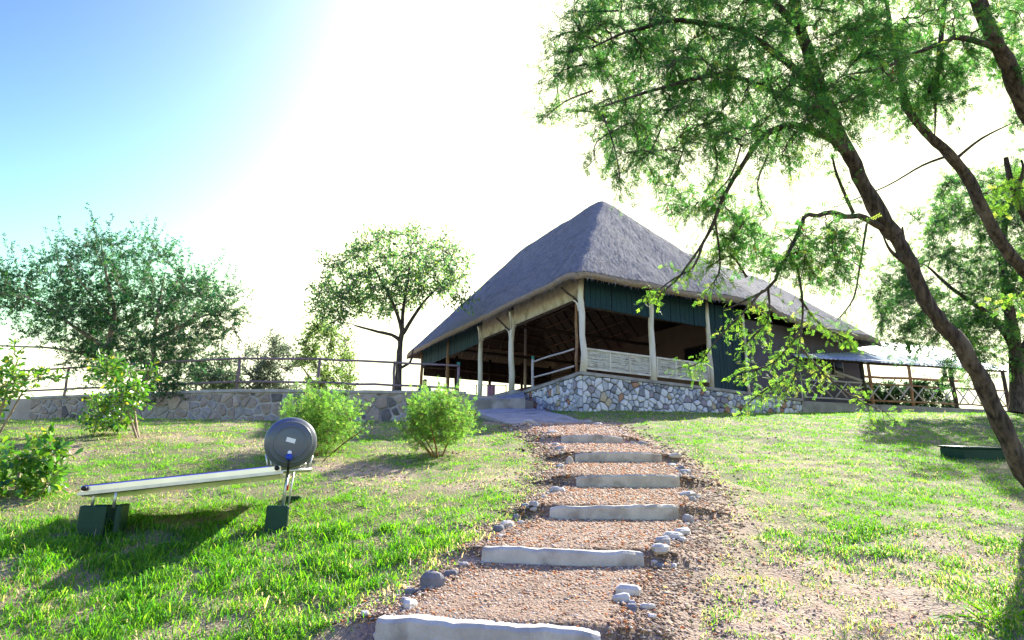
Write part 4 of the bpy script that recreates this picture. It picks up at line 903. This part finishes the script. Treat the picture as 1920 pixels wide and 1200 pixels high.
# big leaning acacia on the right
_at, _targets = at, targets
def leaning_tree():
    K_ = .78                                             # the tree stands this much nearer than first surveyed
    at = lambda x, y, Y: _at(x, y, Y * K_)
    pts_px = lambda l: np.array([at(*q) for q in l]); targets = lambda p, n, y0, y1: _targets(p, n, y0 * K_, y1 * K_)
    base = at(2010, 1000, 9.35); base[2] = float(ground_h(base[0], base[1])) - .15
    t = empty('acacia_tree', base, 'leaning acacia with feathery crown and dark curved trunk on the right lawn', 'tree'); w = Wood()
    w.limb(np.concatenate([[base], pts_px([(1925, 885, 9.35), (1880, 800, 9.25), (1832, 700, 9.1), (1790, 635, 9.0), (1745, 580, 8.9), (1712, 510, 8.8), (1690, 462, 8.75), (1672, 432, 8.7)])]), [.135, .112, .094, .088, .083, .077, .072, .068, .064], 18, .10)
    w.limb(pts_px([(1676, 440, 8.7), (1640, 385, 8.6), (1603, 310, 8.45), (1568, 240, 8.3), (1540, 165, 8.1), (1505, 60, 7.8), (1470, -90, 7.6), (1440, -240, 7.6)]), [0.0925, 0.0851, 0.0814, 0.0777, 0.0740, 0.0629, 0.0444, 0.0222], 10, .08)
    w.limb(pts_px([(1680, 450, 8.72), (1640, 418, 8.6), (1595, 405, 8.4), (1545, 402, 8.2), (1505, 410, 8.0), (1482, 470, 7.8), (1455, 525, 7.7), (1410, 555, 7.6), (1355, 582, 7.5)]), [0.0543, 0.0373, 0.0320, 0.0266, 0.0224, 0.0181, 0.0149, 0.0128, 0.0064], 8, .05)
    w.limb(pts_px([(1595, 292, 8.4), (1560, 262, 8.2), (1520, 243, 8.0), (1480, 238, 7.8), (1435, 258, 7.7), (1395, 305, 7.6), (1360, 370, 7.5), (1320, 450, 7.4), (1280, 510, 7.35), (1225, 562, 7.3)]), [0.0555, 0.0459, 0.0407, 0.0370, 0.0326, 0.0266, 0.0207, 0.0163, 0.0118, 0.0059], 8, .05)
    st1 = w.limb(pts_px([(1600, 400, 8.4), (1570, 330, 8.2), (1560, 290, 8.1)]), [0.0222, 0.0163, 0.0089], 6)
    st2 = w.limb(pts_px([(1625, 420, 8.5), (1612, 500, 8.3), (1600, 560, 8.2), (1570, 600, 8.1)]), [0.0148, 0.0118, 0.0089, 0.0044], 6)
    w.limb(pts_px([(1700, 495, 8.8), (1670, 470, 8.7), (1655, 440, 8.6)]), [0.0296, 0.0185, 0.0074], 6)
    w.limb(pts_px([(1695, 470, 8.75), (1692, 425, 8.65)]), [0.0370, 0.0089], 7)
    w.limb(pts_px([(1545, 180, 8.1), (1470, 110, 7.7), (1390, 60, 7.3), (1300, 40, 7.0), (1200, 50, 6.8), (1110, 90, 6.7)]), [0.0444, 0.0370, 0.0311, 0.0252, 0.0178, 0.0074], 7, .05)
    w.limb(pts_px([(1560, 225, 8.2), (1450, 170, 7.5), (1350, 140, 7.1), (1240, 165, 6.8), (1130, 200, 6.6)]), [0.0370, 0.0311, 0.0237, 0.0163, 0.0074], 7, .05)
    w.limb(pts_px([(1505, 60, 7.8), (1380, -60, 7.2), (1250, -110, 6.8), (1150, -90, 6.6)]), [0.0444, 0.0333, 0.0222, 0.0089], 7, .05)
    main = [(1075, 20), (1040, 120), (1035, 190), (1090, 215), (1130, 280), (1165, 320), (1230, 290), (1330, 285), (1400, 300), (1480, 330), (1560, 250), (1640, 200), (1700, 120), (1760, 60), (1800, -100), (1700, -330), (1300, -330), (1120, -150)]
    tg = targets(main, 430, 6.3, 8.9) + targets([(1080, 40), (1045, 150), (1100, 210), (1160, 300), (1330, 270), (1480, 300), (1560, 200), (1500, -60), (1200, -60)], 130, 6.3, 8.4)
    e1 = w.fill(tg, .006, 5, .05, .05)
    P, D, ln = shoots(e1, 7, .40, .08, .9, .043); twig_lines(w, ln, .004)
    frond_crown('crown', t, P, D, .075, 5, .014, .024, FINE)
    # thinner hanging sprays, yellow-green where the sun comes through
    tg = targets([(1180, 300), (1250, 330), (1340, 330), (1420, 420), (1500, 430), (1560, 400), (1620, 430), (1560, 540), (1450, 500), (1380, 480), (1300, 420)], 70, 7.2, 8.4)
    e2 = w.fill(tg, .005, 4, .05, .06); P2, D2, ln = shoots(e2, 7, .30, .14, 1.0, .042); twig_lines(w, ln, .0035)
    frond_crown('hanging_leaves', t, P2, D2, .07, 6, .014, .023, FINE)
    hang = [w.limb(pts_px(q), np.linspace(.014, .004, len(q)), 5) for q in [
        [(1495, 500, 7.8), (1505, 570, 7.7), (1500, 640, 7.65), (1492, 700, 7.6), (1470, 740, 7.6)], [(1500, 620, 7.65), (1450, 680, 7.6), (1400, 695, 7.55)], [(1500, 650, 7.65), (1545, 700, 7.7), (1600, 745, 7.7), (1660, 772, 7.75)],
        [(1500, 560, 7.7), (1540, 610, 7.8), (1600, 640, 7.8)], [(1430, 545, 7.6), (1390, 590, 7.55), (1350, 630, 7.5), (1310, 680, 7.45), (1270, 690, 7.4)], [(1400, 520, 7.6), (1370, 480, 7.5), (1330, 500, 7.45)], [(1480, 480, 7.8), (1510, 470, 7.7), (1500, 530, 7.65)],
        [(1320, 450, 7.4), (1300, 500, 7.35), (1260, 525, 7.3), (1215, 560, 7.3)], [(1340, 410, 7.45), (1350, 500, 7.4), (1330, 540, 7.35)], [(1480, 705, 7.6), (1430, 735, 7.6), (1385, 770, 7.6)], [(1440, 540, 7.7), (1440, 600, 7.6), (1400, 640, 7.6)]]]
    P3, D3, ln = shoots(hang, 30, .20, .10, 1.1, .036, .08); twig_lines(w, ln, .003)
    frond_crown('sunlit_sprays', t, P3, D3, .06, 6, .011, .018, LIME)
    drop = [w.limb(pts_px(q), np.linspace(.010, .003, len(q)), 5) for q in [
        [(1130, 215, 6.7), (1150, 270, 6.65), (1160, 315, 6.6), (1163, 345, 6.6)], [(1180, 230, 6.8), (1120, 265, 6.7), (1115, 300, 6.7)], [(1290, 250, 7.0), (1275, 300, 6.9), (1262, 330, 6.9)], [(1110, 170, 6.6), (1060, 190, 6.5), (1020, 222, 6.5)], [(1120, 80, 6.7), (1080, 60, 6.6), (1045, 66, 6.6)],
        [(1390, 270, 7.3), (1370, 330, 7.2), (1330, 372, 7.2), (1305, 380, 7.2)], [(1440, 290, 7.5), (1420, 345, 7.4), (1430, 385, 7.4)], [(1100, 120, 6.6), (1060, 130, 6.5), (1030, 148, 6.5)], [(1240, 240, 6.9), (1215, 290, 6.85), (1180, 305, 6.8)], [(1340, 270, 7.1), (1345, 320, 7.1), (1330, 345, 7.1)], [(1160, 20, 6.8), (1110, 22, 6.7), (1075, 20, 6.7)]]]
    P4, D4, ln = shoots(drop + [st1, st2], 16, .22, .10, .9, .038, .08); twig_lines(w, ln, .003)
    frond_crown('drooping_tips', t, P4, D4, .07, 6, .012, .021, FINE)
    # dry pods hanging among the leaves
    k = rng.choice(len(P2), 90); Q = np.concatenate([P2[k], P[rng.choice(len(P), 160)]]); n = len(Q)
    V, T, kk = leaves(Q, np.tile([0, 0, -1.0], (n, 1)) + rng.normal(0, .25, (n, 3)), rng.normal(0, 1, (n, 3)), .07 * rng.uniform(.7, 1.3, n), .016, 'leaf', .05)
    tris('seed_pods', V, T, MT['leaf'], t, np.repeat(tint([(.10, .05, .035), (.16, .07, .04), (.06, .035, .03)], [2, 1, 2], n), kk, 0))['kind'] = 'stuff'
    w.build('trunk', MT['bark'], t)
leaning_tree()
def edge_tree():
    base = at(2290, 905, 9.4); base[2] = float(ground_h(base[0], base[1])) - .15
    t = empty('acacia_tree', base, 'acacia reaching in from the right edge with two thick bare limbs', 'tree'); w = Wood()
    w.limb(np.concatenate([[base], pts_px([(2240, 760, 9.2), (2150, 660, 9.0), (2060, 600, 8.8)])]), [.26, .23, .21, .19], 12, .08)
    w.limb(pts_px([(2080, 612, 8.85), (1990, 565, 8.7), (1920, 505, 8.5), (1878, 455, 8.4), (1848, 405, 8.3), (1815, 335, 8.2), (1780, 290, 8.1), (1732, 245, 8.0), (1703, 203, 7.9), (1690, 150, 7.8), (1672, 60, 7.6), (1650, -80, 7.5)]), [.13, .10, .085, .08, .078, .074, .07, .062, .055, .042, .03, .012], 9, .06)
    w.limb(pts_px([(1705, 206, 7.9), (1735, 180, 7.85), (1755, 140, 7.8), (1768, 70, 7.7), (1772, -40, 7.6), (1760, -160, 7.5)]), [.05, .046, .04, .034, .028, .012], 8, .05)
    w.limb(pts_px([(1750, 155, 7.82), (1754, 200, 7.8), (1752, 268, 7.75)]), [.02, .016, .006], 6)
    w.limb(pts_px([(2110, 640, 8.9), (2060, 480, 8.4), (1990, 310, 8.0), (1925, 205, 7.7), (1890, 125, 7.5), (1862, 70, 7.3), (1830, -10, 7.1), (1790, -140, 6.9)]), [.16, .135, .115, .105, .098, .092, .085, .05], 11, .06)
    w.limb(pts_px([(1880, 105, 7.45), (1845, 78, 7.3), (1800, 70, 7.2), (1765, 78, 7.1), (1700, 110, 7.0), (1640, 130, 6.9), (1580, 140, 6.85)]), [.05, .042, .035, .03, .024, .018, .008], 7, .05)
    w.limb(pts_px([(1790, 300, 8.15), (1840, 260, 8.0), (1900, 230, 7.9)]), [.025, .016, .006], 6)
    w.limb(pts_px([(1785, 290, 8.1), (1730, 310, 8.0), (1660, 350, 7.9), (1560, 390, 7.8)]), [.022, .016, .010, .004], 6)
    w.limb(pts_px([(1990, 560, 8.7), (1930, 420, 8.6), (1900, 360, 8.5), (1886, 295, 8.45)]), [.07, .055, .05, .03], 8, .08)
    w.limb(pts_px([(1905, 370, 8.5), (1918, 320, 8.4), (1915, 300, 8.4)]), [.035, .02, .012], 6)
    tg = targets([(1500, -200), (1560, 40), (1600, 150), (1700, 130), (1800, 110), (1900, 60), (2100, 100), (2200, -250), (1800, -330)], 300, 6.8, 9.0) + targets([(1600, 180), (1700, 250), (1800, 190), (1850, 110), (1920, 160), (1980, 250), (1900, 60), (1700, 120)], 60, 7.2, 8.6)
    e = w.fill(tg, .006, 5, .05, .05); P, D, ln = shoots(e, 7, .40, .09, 1.0, .047); twig_lines(w, ln, .004)
    frond_crown('crown', t, P, D, .08, 6, .016, .028, FINE)
    tg = targets([(1840, 330), (1920, 300), (2050, 330), (2080, 560), (1930, 640), (1860, 560), (1880, 430)], 30, 7.9, 9.0)
    e = w.fill(tg, .006, 5, .05, .05); P, D, ln = shoots(e, 7, .34, .08, 1.0, .047); twig_lines(w, ln, .004)
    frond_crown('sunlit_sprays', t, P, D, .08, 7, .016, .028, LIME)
    w.build('trunk', MT['bark'], t)
edge_tree()
def back_tree(name, label, base, limbs, regions, rt_, shoot, fr, pal, bark='bark', frondy=True, mat='leaf', wisp=None):
    base = np.array(base); t = empty(name, base, label, 'tree'); w = Wood()
    for pts, rad in limbs: w.limb(np.array(pts), rad, 8, .06)
    tg = []
    for poly, n, y0, y1 in regions: tg += targets(poly, n, y0, y1)
    e = w.fill(tg, rt_, 5, .06, .06); P, D, ln = shoots(e, *shoot); twig_lines(w, ln, rt_ * .6)
    if wisp:
        P1, D1, l1 = shoots(e, *wisp); twig_lines(w, l1, rt_ * .5); P, D = np.concatenate([P, P1]), np.concatenate([D, D1])
    if frondy: frond_crown('crown', t, P, D, *fr, pal, mat)
    else: leaf_crown('crown', t, P, D, *fr, pal, mat, 'diamond')
    w.build('trunk', MT[bark], t)
# tree behind the verandah on the right
b = at(1905, 760, 20.5); b[2] = 4.0
back_tree('shade_tree', 'dark slender tree beside the verandah behind the leaning trunk', b, [
    ([b, at(1906, 690, 20.5), at(1900, 620, 20.4), at(1885, 545, 20.3), at(1880, 470, 20.2), at(1890, 380, 20.1)], [.24, .2, .18, .15, .11, .06]),
    ([at(1903, 655, 20.4), at(1875, 610, 20.2), at(1835, 575, 20.0), at(1790, 545, 19.8), at(1740, 500, 19.6)], [.13, .11, .085, .06, .03]),
    ([at(1905, 680, 20.4), at(1950, 590, 20.5), at(1990, 500, 20.6), at(2010, 380, 20.6)], [.14, .12, .09, .05])],
    [([(1700, 400), (1650, 520), (1640, 600), (1680, 650), (1760, 640), (1830, 660), (1900, 620), (2060, 600), (2080, 380), (1920, 300), (1780, 330)], 260, 18.5, 22), ([(1690, 580), (1660, 640), (1760, 700), (1900, 740), (1930, 640)], 22, 19, 21), ([(1700, 100), (2100, 50), (2250, 500), (1950, 400)], 50, 20, 24)], .012, (11, .7, .07, 1.0, .10), (.15, 4, .042, .066), DARK)
# small tree by the terrace
b = at(748, 742, 25.5); b[2] = TZ - .1
back_tree('round_crowned_tree', 'round-crowned tree with fanned limbs behind the terrace railing', b, [
    ([b, at(747, 700, 25.5), at(750, 650, 25.5), at(754, 622, 25.5)], [.17, .13, .115, .105]),
    ([at(752, 640, 25.5), at(735, 628, 25.3), at(700, 620, 25.0), at(665, 610, 24.8)], [.09, .075, .055, .03]), ([at(754, 625, 25.5), at(742, 580, 25.3), at(722, 540, 25.2), at(700, 500, 25.1)], [.09, .07, .05, .025]),
    ([at(754, 622, 25.5), at(757, 570, 25.6), at(765, 520, 25.7), at(770, 470, 25.8)], [.09, .07, .05, .025]), ([at(756, 625, 25.5), at(778, 590, 25.8), at(805, 555, 26), at(840, 520, 26.3)], [.09, .07, .05, .025]), ([at(750, 690, 25.5), at(768, 680, 25.4), at(775, 655, 25.4)], [.07, .05, .03])],
    [([(640, 470), (600, 500), (585, 545), (610, 585), (700, 590), (760, 570), (830, 560), (870, 535), (890, 500), (870, 470), (830, 445), (760, 428), (690, 440)], 280, 23.4, 27.8), ([(590, 560), (585, 590), (620, 610), (670, 600), (690, 570), (620, 545)], 26, 24.3, 26), ([(840, 560), (870, 580), (890, 560), (860, 545)], 5, 24, 25)], .014, (7, .6, .02, 1.2, .11), (.17, .08), ([(.065, .145, .045), (.10, .19, .055), (.05, .11, .05), (.18, .26, .06)], [4, 4, 3, 1.6]), 'bark', False)
# spreading thorn tree on the left
b = at(238, 745, 22.3); b[2] = TZ - .1
back_tree('thorn_tree', 'wide spreading thorn tree with fine dark leaves behind the left wall', b, [
    ([b, at(215, 690, 22.2), at(205, 640, 22.1), at(215, 590, 22.0), at(200, 520, 22.0), at(190, 460, 22)], [.13, .11, .10, .085, .05, .02]), ([b + [.2, 0, 0], at(285, 690, 22.3), at(288, 640, 22.2), at(296, 580, 22.2), at(310, 510, 22.2)], [.11, .09, .075, .05, .02]),
    ([at(210, 660, 22.1), at(150, 620, 21.8), at(90, 580, 21.6), at(30, 545, 21.4)], [.08, .06, .04, .015]), ([at(290, 640, 22.2), at(340, 610, 22), at(390, 590, 21.8), at(440, 580, 21.6)], [.07, .05, .035, .012]), ([at(215, 600, 22), at(160, 540, 22), at(120, 480, 22)], [.05, .035, .012]), ([at(292, 600, 22.2), at(350, 540, 22.4), at(400, 540, 22.5)], [.05, .035, .012]),
    ([at(205, 680, 22.2), at(120, 655, 21.6), at(40, 651, 21.2), at(-60, 645, 20.9)], [.05, .035, .03, .02])],
    [([(110, 470), (150, 440), (230, 455), (330, 470), (350, 510), (420, 540), (455, 580), (430, 630), (380, 650), (330, 690), (200, 690), (100, 650), (60, 610), (10, 595), (0, 520), (60, 500)], 280, 20.6, 24.2), ([(90, 560), (60, 620), (120, 680), (200, 730), (330, 730), (400, 660), (430, 600), (300, 560)], 70, 20.8, 23.6), ([(300, 690), (340, 700), (370, 750), (330, 755), (280, 720)], 14, 20.2, 21.2), ([(10, 500), (60, 510), (40, 590), (-20, 580), (-60, 500)], 24, 21, 23)], .011, (4, .7, -.05, .8, .075), (.06, 3, .040, .066), ([(.018, .070, .026), (.028, .095, .030), (.06, .14, .036), (.018, .06, .035)], [4, 4, 2, 2]), 'palebark', wisp=(3, 1.3, -.05, .6, .085, .6))
# pale shrubs and small trees beyond the terrace
def far_bush(label, region, n, y0, y1, base, pal, nm='bush'):
    b = np.array(base); t = empty(nm, b, label, 'bush'); w = Wood(); top = at((region[0][0] + region[2][0]) / 2, (region[0][1] + region[2][1]) / 2, (y0 + y1) / 2)
    w.limb(np.array([b, b * .5 + top * .5 + [.1, 0, 0], top]), [.08, .06, .03], 6); w.limb(np.array([b, b * .6 + top * .4 + [-.4, 0, 0], top + [-.6, 0, -.2]]), [.06, .045, .02], 6)
    e = w.fill(targets(region, n, y0, y1), .012, 4, .05, .06); P, D, ln = shoots(e, 26, .6, .03, 1.1, .11); twig_lines(w, ln, .006)
    leaf_crown('crown', t, P, D, .16, .075, pal, 'leaf', 'diamond'); w.build('stem', MT['bark'], t)
far_bush('greyish bush behind the terrace railing between thorn tree and small pale tree', [(470, 645), (440, 690), (440, 740), (560, 740), (560, 650), (510, 632)], 46, 28.5, 31, at(505, 745, 30), ([(.06, .085, .055), (.085, .11, .065)], [1, 1]))
far_bush('loose pale green sapling left of the round-crowned tree', [(590, 605), (565, 650), (575, 730), (660, 730), (650, 640), (620, 600)], 44, 27.5, 29.5, at(615, 745, 28.5), ([(.10, .17, .05), (.14, .2, .06)], [1, 1]))
far_bush('dark low bush beyond the railing beside the thorn tree', [(395, 660), (360, 690), (370, 740), (450, 740), (450, 670), (420, 655)], 34, 29, 31, at(405, 745, 30), ([(.05, .085, .045), (.07, .11, .05)], [1, 1]))
# two feathery bushes on the lawn
def feather(label, px, py, Y, poly, n, y0, y1):
    b = at(px, py, Y); b[2] = float(ground_h(b[0], b[1])) - .04; t = empty('feathery_bush', b, label, 'bush'); w = Wood()
    for k in range(7): d = rng.normal(0, .12, 3); w.limb(np.array([b + [d[0] * .3, d[1] * .3, 0], b + [d[0], d[1], .22], b + [d[0] * 2.2, d[1] * 2.2, .5]]), [.014, .011, .007], 5)
    pcx, pcy = np.mean([q[0] for q in poly]), np.mean([q[1] for q in poly]) + 8; poly = [(pcx + (q[0] - pcx) * .86, pcy + (q[1] - pcy) * .8) for q in poly]
    e = w.fill(targets(poly, n, y0, y1), .004, 4, .05, .05); P, D, ln = shoots(e, 6, .46, -.12, .75, .033, .1); twig_lines(w, ln, .0025)
    frond_crown('foliage', t, P, D, .045, 4, .012, .03, ([(.09, .20, .04), (.13, .25, .045), (.06, .14, .035), (.22, .29, .08)], [4, 4, 3, 1.2]), 'leaf', .4); w.build('stems', MT['twig'], t)
feather('left feathery lime bush right behind the grey drum', 605, 852, 10.7, [(540, 765), (520, 800), (530, 840), (590, 852), (650, 845), (680, 810), (670, 775), (620, 752), (575, 748)], 95, 10.1, 11.5)
feather('right feathery lime bush next to the gravel path below the ramp', 824, 856, 10.6, [(775, 760), (755, 800), (780, 840), (825, 852), (870, 835), (890, 805), (880, 765), (830, 740)], 80, 10.0, 11.3)
# broad-leaved shrubs at the left edge
def broad(label, px, py, Y, poly, n, y0, y1, nm='broadleaf_shrub', per=3, pal=None):
    b = at(px, py, Y); b[2] = float(ground_h(b[0], b[1])) - .04; t = empty(nm, b, label, 'shrub'); w = Wood(); c = at(sum(q[0] for q in poly) / len(poly), sum(q[1] for q in poly) / len(poly), (y0 + y1) / 2)
    for k in range(3): d = rng.normal(0, .10, 3); w.limb(np.array([b + [d[0] * .4, d[1] * .4, 0], b * .5 + c * .5 + d, c + d * 1.6]), [.026, .02, .012], 6)
    e = w.fill(targets(poly, n, y0, y1), .006, 5, .05, .05); P, D, ln = shoots(e, per + 3, .20, -.06, 1.0, .04); twig_lines(w, ln, .004)
    leaf_crown('foliage', t, P, D, .125, .052, pal or ([(.055, .16, .022), (.09, .22, .03), (.16, .28, .035), (.32, .33, .05), (.03, .10, .02)], [4, 4, 2.5, .9, 2]), 'gloss', 'leaf', .5, .25); w.build('stems', MT['palebark'], t)
broad('bushy glossy-leaved shrub in front of the thorn tree', 258, 805, 12.4, [(180, 670), (155, 710), (150, 760), (175, 790), (215, 815), (250, 800), (255, 770), (290, 730), (290, 690), (240, 680), (205, 665)], 62, 11.7, 12.9)
broad('thin glossy-leaved shrub cut by the left edge, sky behind it', -10, 800, 11.5, [(-60, 660), (-60, 770), (20, 770), (60, 740), (110, 735), (100, 690), (50, 690), (30, 655)], 34, 11, 12)
broad('low glossy-leaved shrub at the left edge near the collector', 30, 950, 7.6, [(-40, 840), (-40, 940), (40, 935), (90, 915), (125, 860), (90, 835), (50, 850)], 46, 7.2, 8.0, per=3)
# hedge on the verandah's trellis
hb = V3(5.5, 2.9, 0); hd = empty('hedge', hb, 'clipped leafy hedge behind the crossed verandah railing', 'hedge'); w = Wood()
for s_ in np.arange(3.2, 10.6, .45): w.limb(np.array([V3(s_, 2.9, -.3), V3(s_ + .1, 2.9, .4), V3(s_, 2.9, .95 + .04 * s_)]), [.02, .016, .01], 5)
tg = [V3(q, 2.9 + rng.uniform(-.25, .3), rng.uniform(-.1, 1) * (1.18 + .06 * (q - 3.2))) for q in rng.uniform(3.15, 10.6, 200)]
e = w.fill(tg, .006, 4, .03, .05); P, D, ln = shoots(e, 22, .3, 0, 1.2, .06)
leaf_crown('foliage', hd, P, D, .13, .085, ([(.02, .05, .02), (.035, .075, .025), (.015, .035, .018)], [2, 2, 2]), 'leaf', 'diamond'); w.build('stems', MT['bark'], hd)

# ------------------------------------------------------------------ grass: uncountable
def grass():
    n = 860000; y = 2.6 * (24.5 / 2.6) ** (rng.random(n) ** .92); x = rng.uniform(-1, 1, n) * (y * .86 + 1.4)
    c = cover(x, y); lush = sstep(.5, 1.3, path_x(y) - x) * (1 - sstep(5.0, 9.5, y + 2.4 * (fbm(x * .8, y * .8, 44, 2) - .5)))
    clump = fbm(x * 5, y * 5, 90, 2); keep = rng.random(n) < np.maximum(c * (.30 + .8 * sstep(.34, .62, clump)), .22 * (path_dist(x, y) > 1.6) * sstep(.36, .56, clump))
    hx = (x - C0[0]) * RV[0] + (y - C0[1]) * RV[1]; hv = (x - C0[0]) * LV[0] + (y - C0[1]) * LV[1]; keep &= ~((hx > -.1) & (hv > -.08)); 
    keep &= ~((y > np.interp(x, WL[:, 0], WL[:, 1]) - .05) & (x < .9)); keep &= ~((x - VO[0]) * VYv[0] + (y - VO[1]) * VYv[1] > -.05)
    keep &= ~((np.abs(x - .3) < 1.0) & (y > 15.5))
    x, y, c, lush, clump = x[keep], y[keep], c[keep], lush[keep], clump[keep]; n = len(x); z = ground_h(x, y)
    h = (.028 + .05 * clump + .02 * c) * rng.uniform(.5, 1.5, n) * (.52 + .32 * lush) * (1 + .9 * (rng.random(n) < .04)) * (1 + .01 * y); wd = (.0014 + .00042 * y) * rng.uniform(.7, 1.4, n) * (1 + .15 * lush)
    az = rng.uniform(0, 2 * np.pi, n); lean = rng.uniform(.2, 1.5, n); face = rng.uniform(0, 2 * np.pi, n)
    S = np.stack([np.cos(face), np.sin(face), np.zeros(n)], -1); Dh = np.stack([np.cos(az), np.sin(az), np.zeros(n)], -1)
    B0 = np.stack([x, y, z - .006], -1); M_ = B0 + Dh * (h * lean * .35)[:, None] + ZV * (h * .62)[:, None]; T_ = B0 + Dh * (h * lean * 1.05)[:, None] + ZV * (h * (1.05 - .45 * lean))[:, None]
    w_ = wd[:, None]; V = np.stack([B0 - S * w_, B0 + S * w_, M_ + S * w_ * .75, M_ - S * w_ * .75, T_], 1).reshape(-1, 3)
    near = np.where(y < 6.5)[0] * 5; far = np.where(y >= 6.5)[0] * 5; t = np.array([(0, 1, 2), (0, 2, 3), (3, 2, 4)]); T = np.concatenate([(t[None] + near[:, None, None]).reshape(-1, 3), (np.array([[(0, 1, 4)]]) + far[:, None, None]).reshape(-1, 3)])
    pal = np.array([(.065, .19, .020), (.095, .23, .025), (.15, .27, .035), (.04, .145, .022), (.42, .35, .18), (.27, .31, .08)])
    big = fbm(x * .55, y * .55, 140, 2); dry = np.clip(.06 + .5 * (1 - c) + .35 * (big - .5) - .12 * lush, .02, .7)
    i = np.where(rng.random(n) < dry, rng.choice([4, 5], n), rng.choice([0, 1, 2, 3], n, p=[.35, .32, .2, .13])); col = pal[i] * rng.uniform(.75, 1.25, (n, 1))
    o = tris('grass', V, T, MT['grass'], None, np.repeat(col, 5, 0)); tag(o, 'short patchy green and straw coloured grass on the slope', 'grass', kind='stuff')
grass()
# dry straws lying on the soil
n = 60000; y = 2.8 * (16 / 2.8) ** rng.random(n); x = rng.uniform(-1, 1, n) * (y * .86 + 1.2); k = (path_dist(x, y) > 1.15) & (cover(x, y) < .3 + .6 * rng.random(n)) & (rng.random(n) < .25 + .9 * fbm(x * 1.6, y * 1.6, 171, 2)); x, y = x[k], y[k]; n = len(x)
Ds = np.concatenate([rng.normal(0, 1, (n, 2)), rng.normal(.05, .22, (n, 1))], -1); V, T, kk = leaves(np.stack([x, y, ground_h(x, y) + .006], -1), Ds, np.tile([0, 0, 1.0], (n, 1)) + rng.normal(0, .5, (n, 3)), rng.uniform(.02, .075, n) * (.8 + .04 * y), (.002 + .0006 * y) * rng.uniform(.6, 1.5, n), 'tri')
tag(tris('straw_litter', V, T, MT['leaf'], None, np.repeat(tint([(.42, .33, .2), (.28, .2, .12), (.14, .09, .06), (.5, .42, .3), (.09, .17, .03)], [3, 3, 2.4, 2, 2], n), kk, 0)), 'dry straw and brown litter strewn over the thin turf', 'litter', kind='stuff')
# dead leaves and chips on the bare soil
n = 2600; y = 3.2 * (14 / 3.2) ** rng.random(n); x = rng.uniform(-1, 1, n) * (y * .86 + 1); k = (cover(x, y) < .6) & (path_dist(x, y) > .9); x, y = x[k], y[k]; n = len(x)
V, T, kk = leaves(np.stack([x, y, ground_h(x, y) + .012], -1), np.concatenate([rng.normal(0, 1, (n, 2)), rng.normal(0, .15, (n, 1))], -1), np.tile([0, 0, 1.0], (n, 1)) + rng.normal(0, .3, (n, 3)), rng.uniform(.02, .05, n), rng.uniform(.012, .026, n), 'leaf', -.2)
tag(tris('leaf_litter', V, T, MT['leaf'], None, np.repeat(tint([(.34, .12, .05), (.22, .12, .07), (.42, .24, .10), (.45, .36, .24)], [2, 3, 2, 2], n), kk, 0)), 'scattered dry brown leaves on bare soil', 'leaf litter', kind='stuff')
# long-bladed weed at the lower right
b = at(1850, 1145, 4.5); b[2] = float(ground_h(b[0], b[1])); n = 26
Dw = np.stack([rng.normal(-.2, 1, n), rng.normal(-.1, .35, n), rng.uniform(.12, .5, n)], -1)
V, T, kk = leaves(np.tile(b, (n, 1)) + rng.normal(0, .05, (n, 3)) * [2.2, 1, 0], Dw, np.tile([0, -.3, 1.0], (n, 1)), rng.uniform(.14, .34, n), rng.uniform(.014, .024, n), 'leaf', .22)
tag(tris('broad_grass_tuft', V, T, MT['grass'], None, np.repeat(tint([(.08, .2, .02), (.12, .26, .03)], [1, 1], n), kk, 0)), 'low tuft of broad bright green blades at the lower right', 'weed')
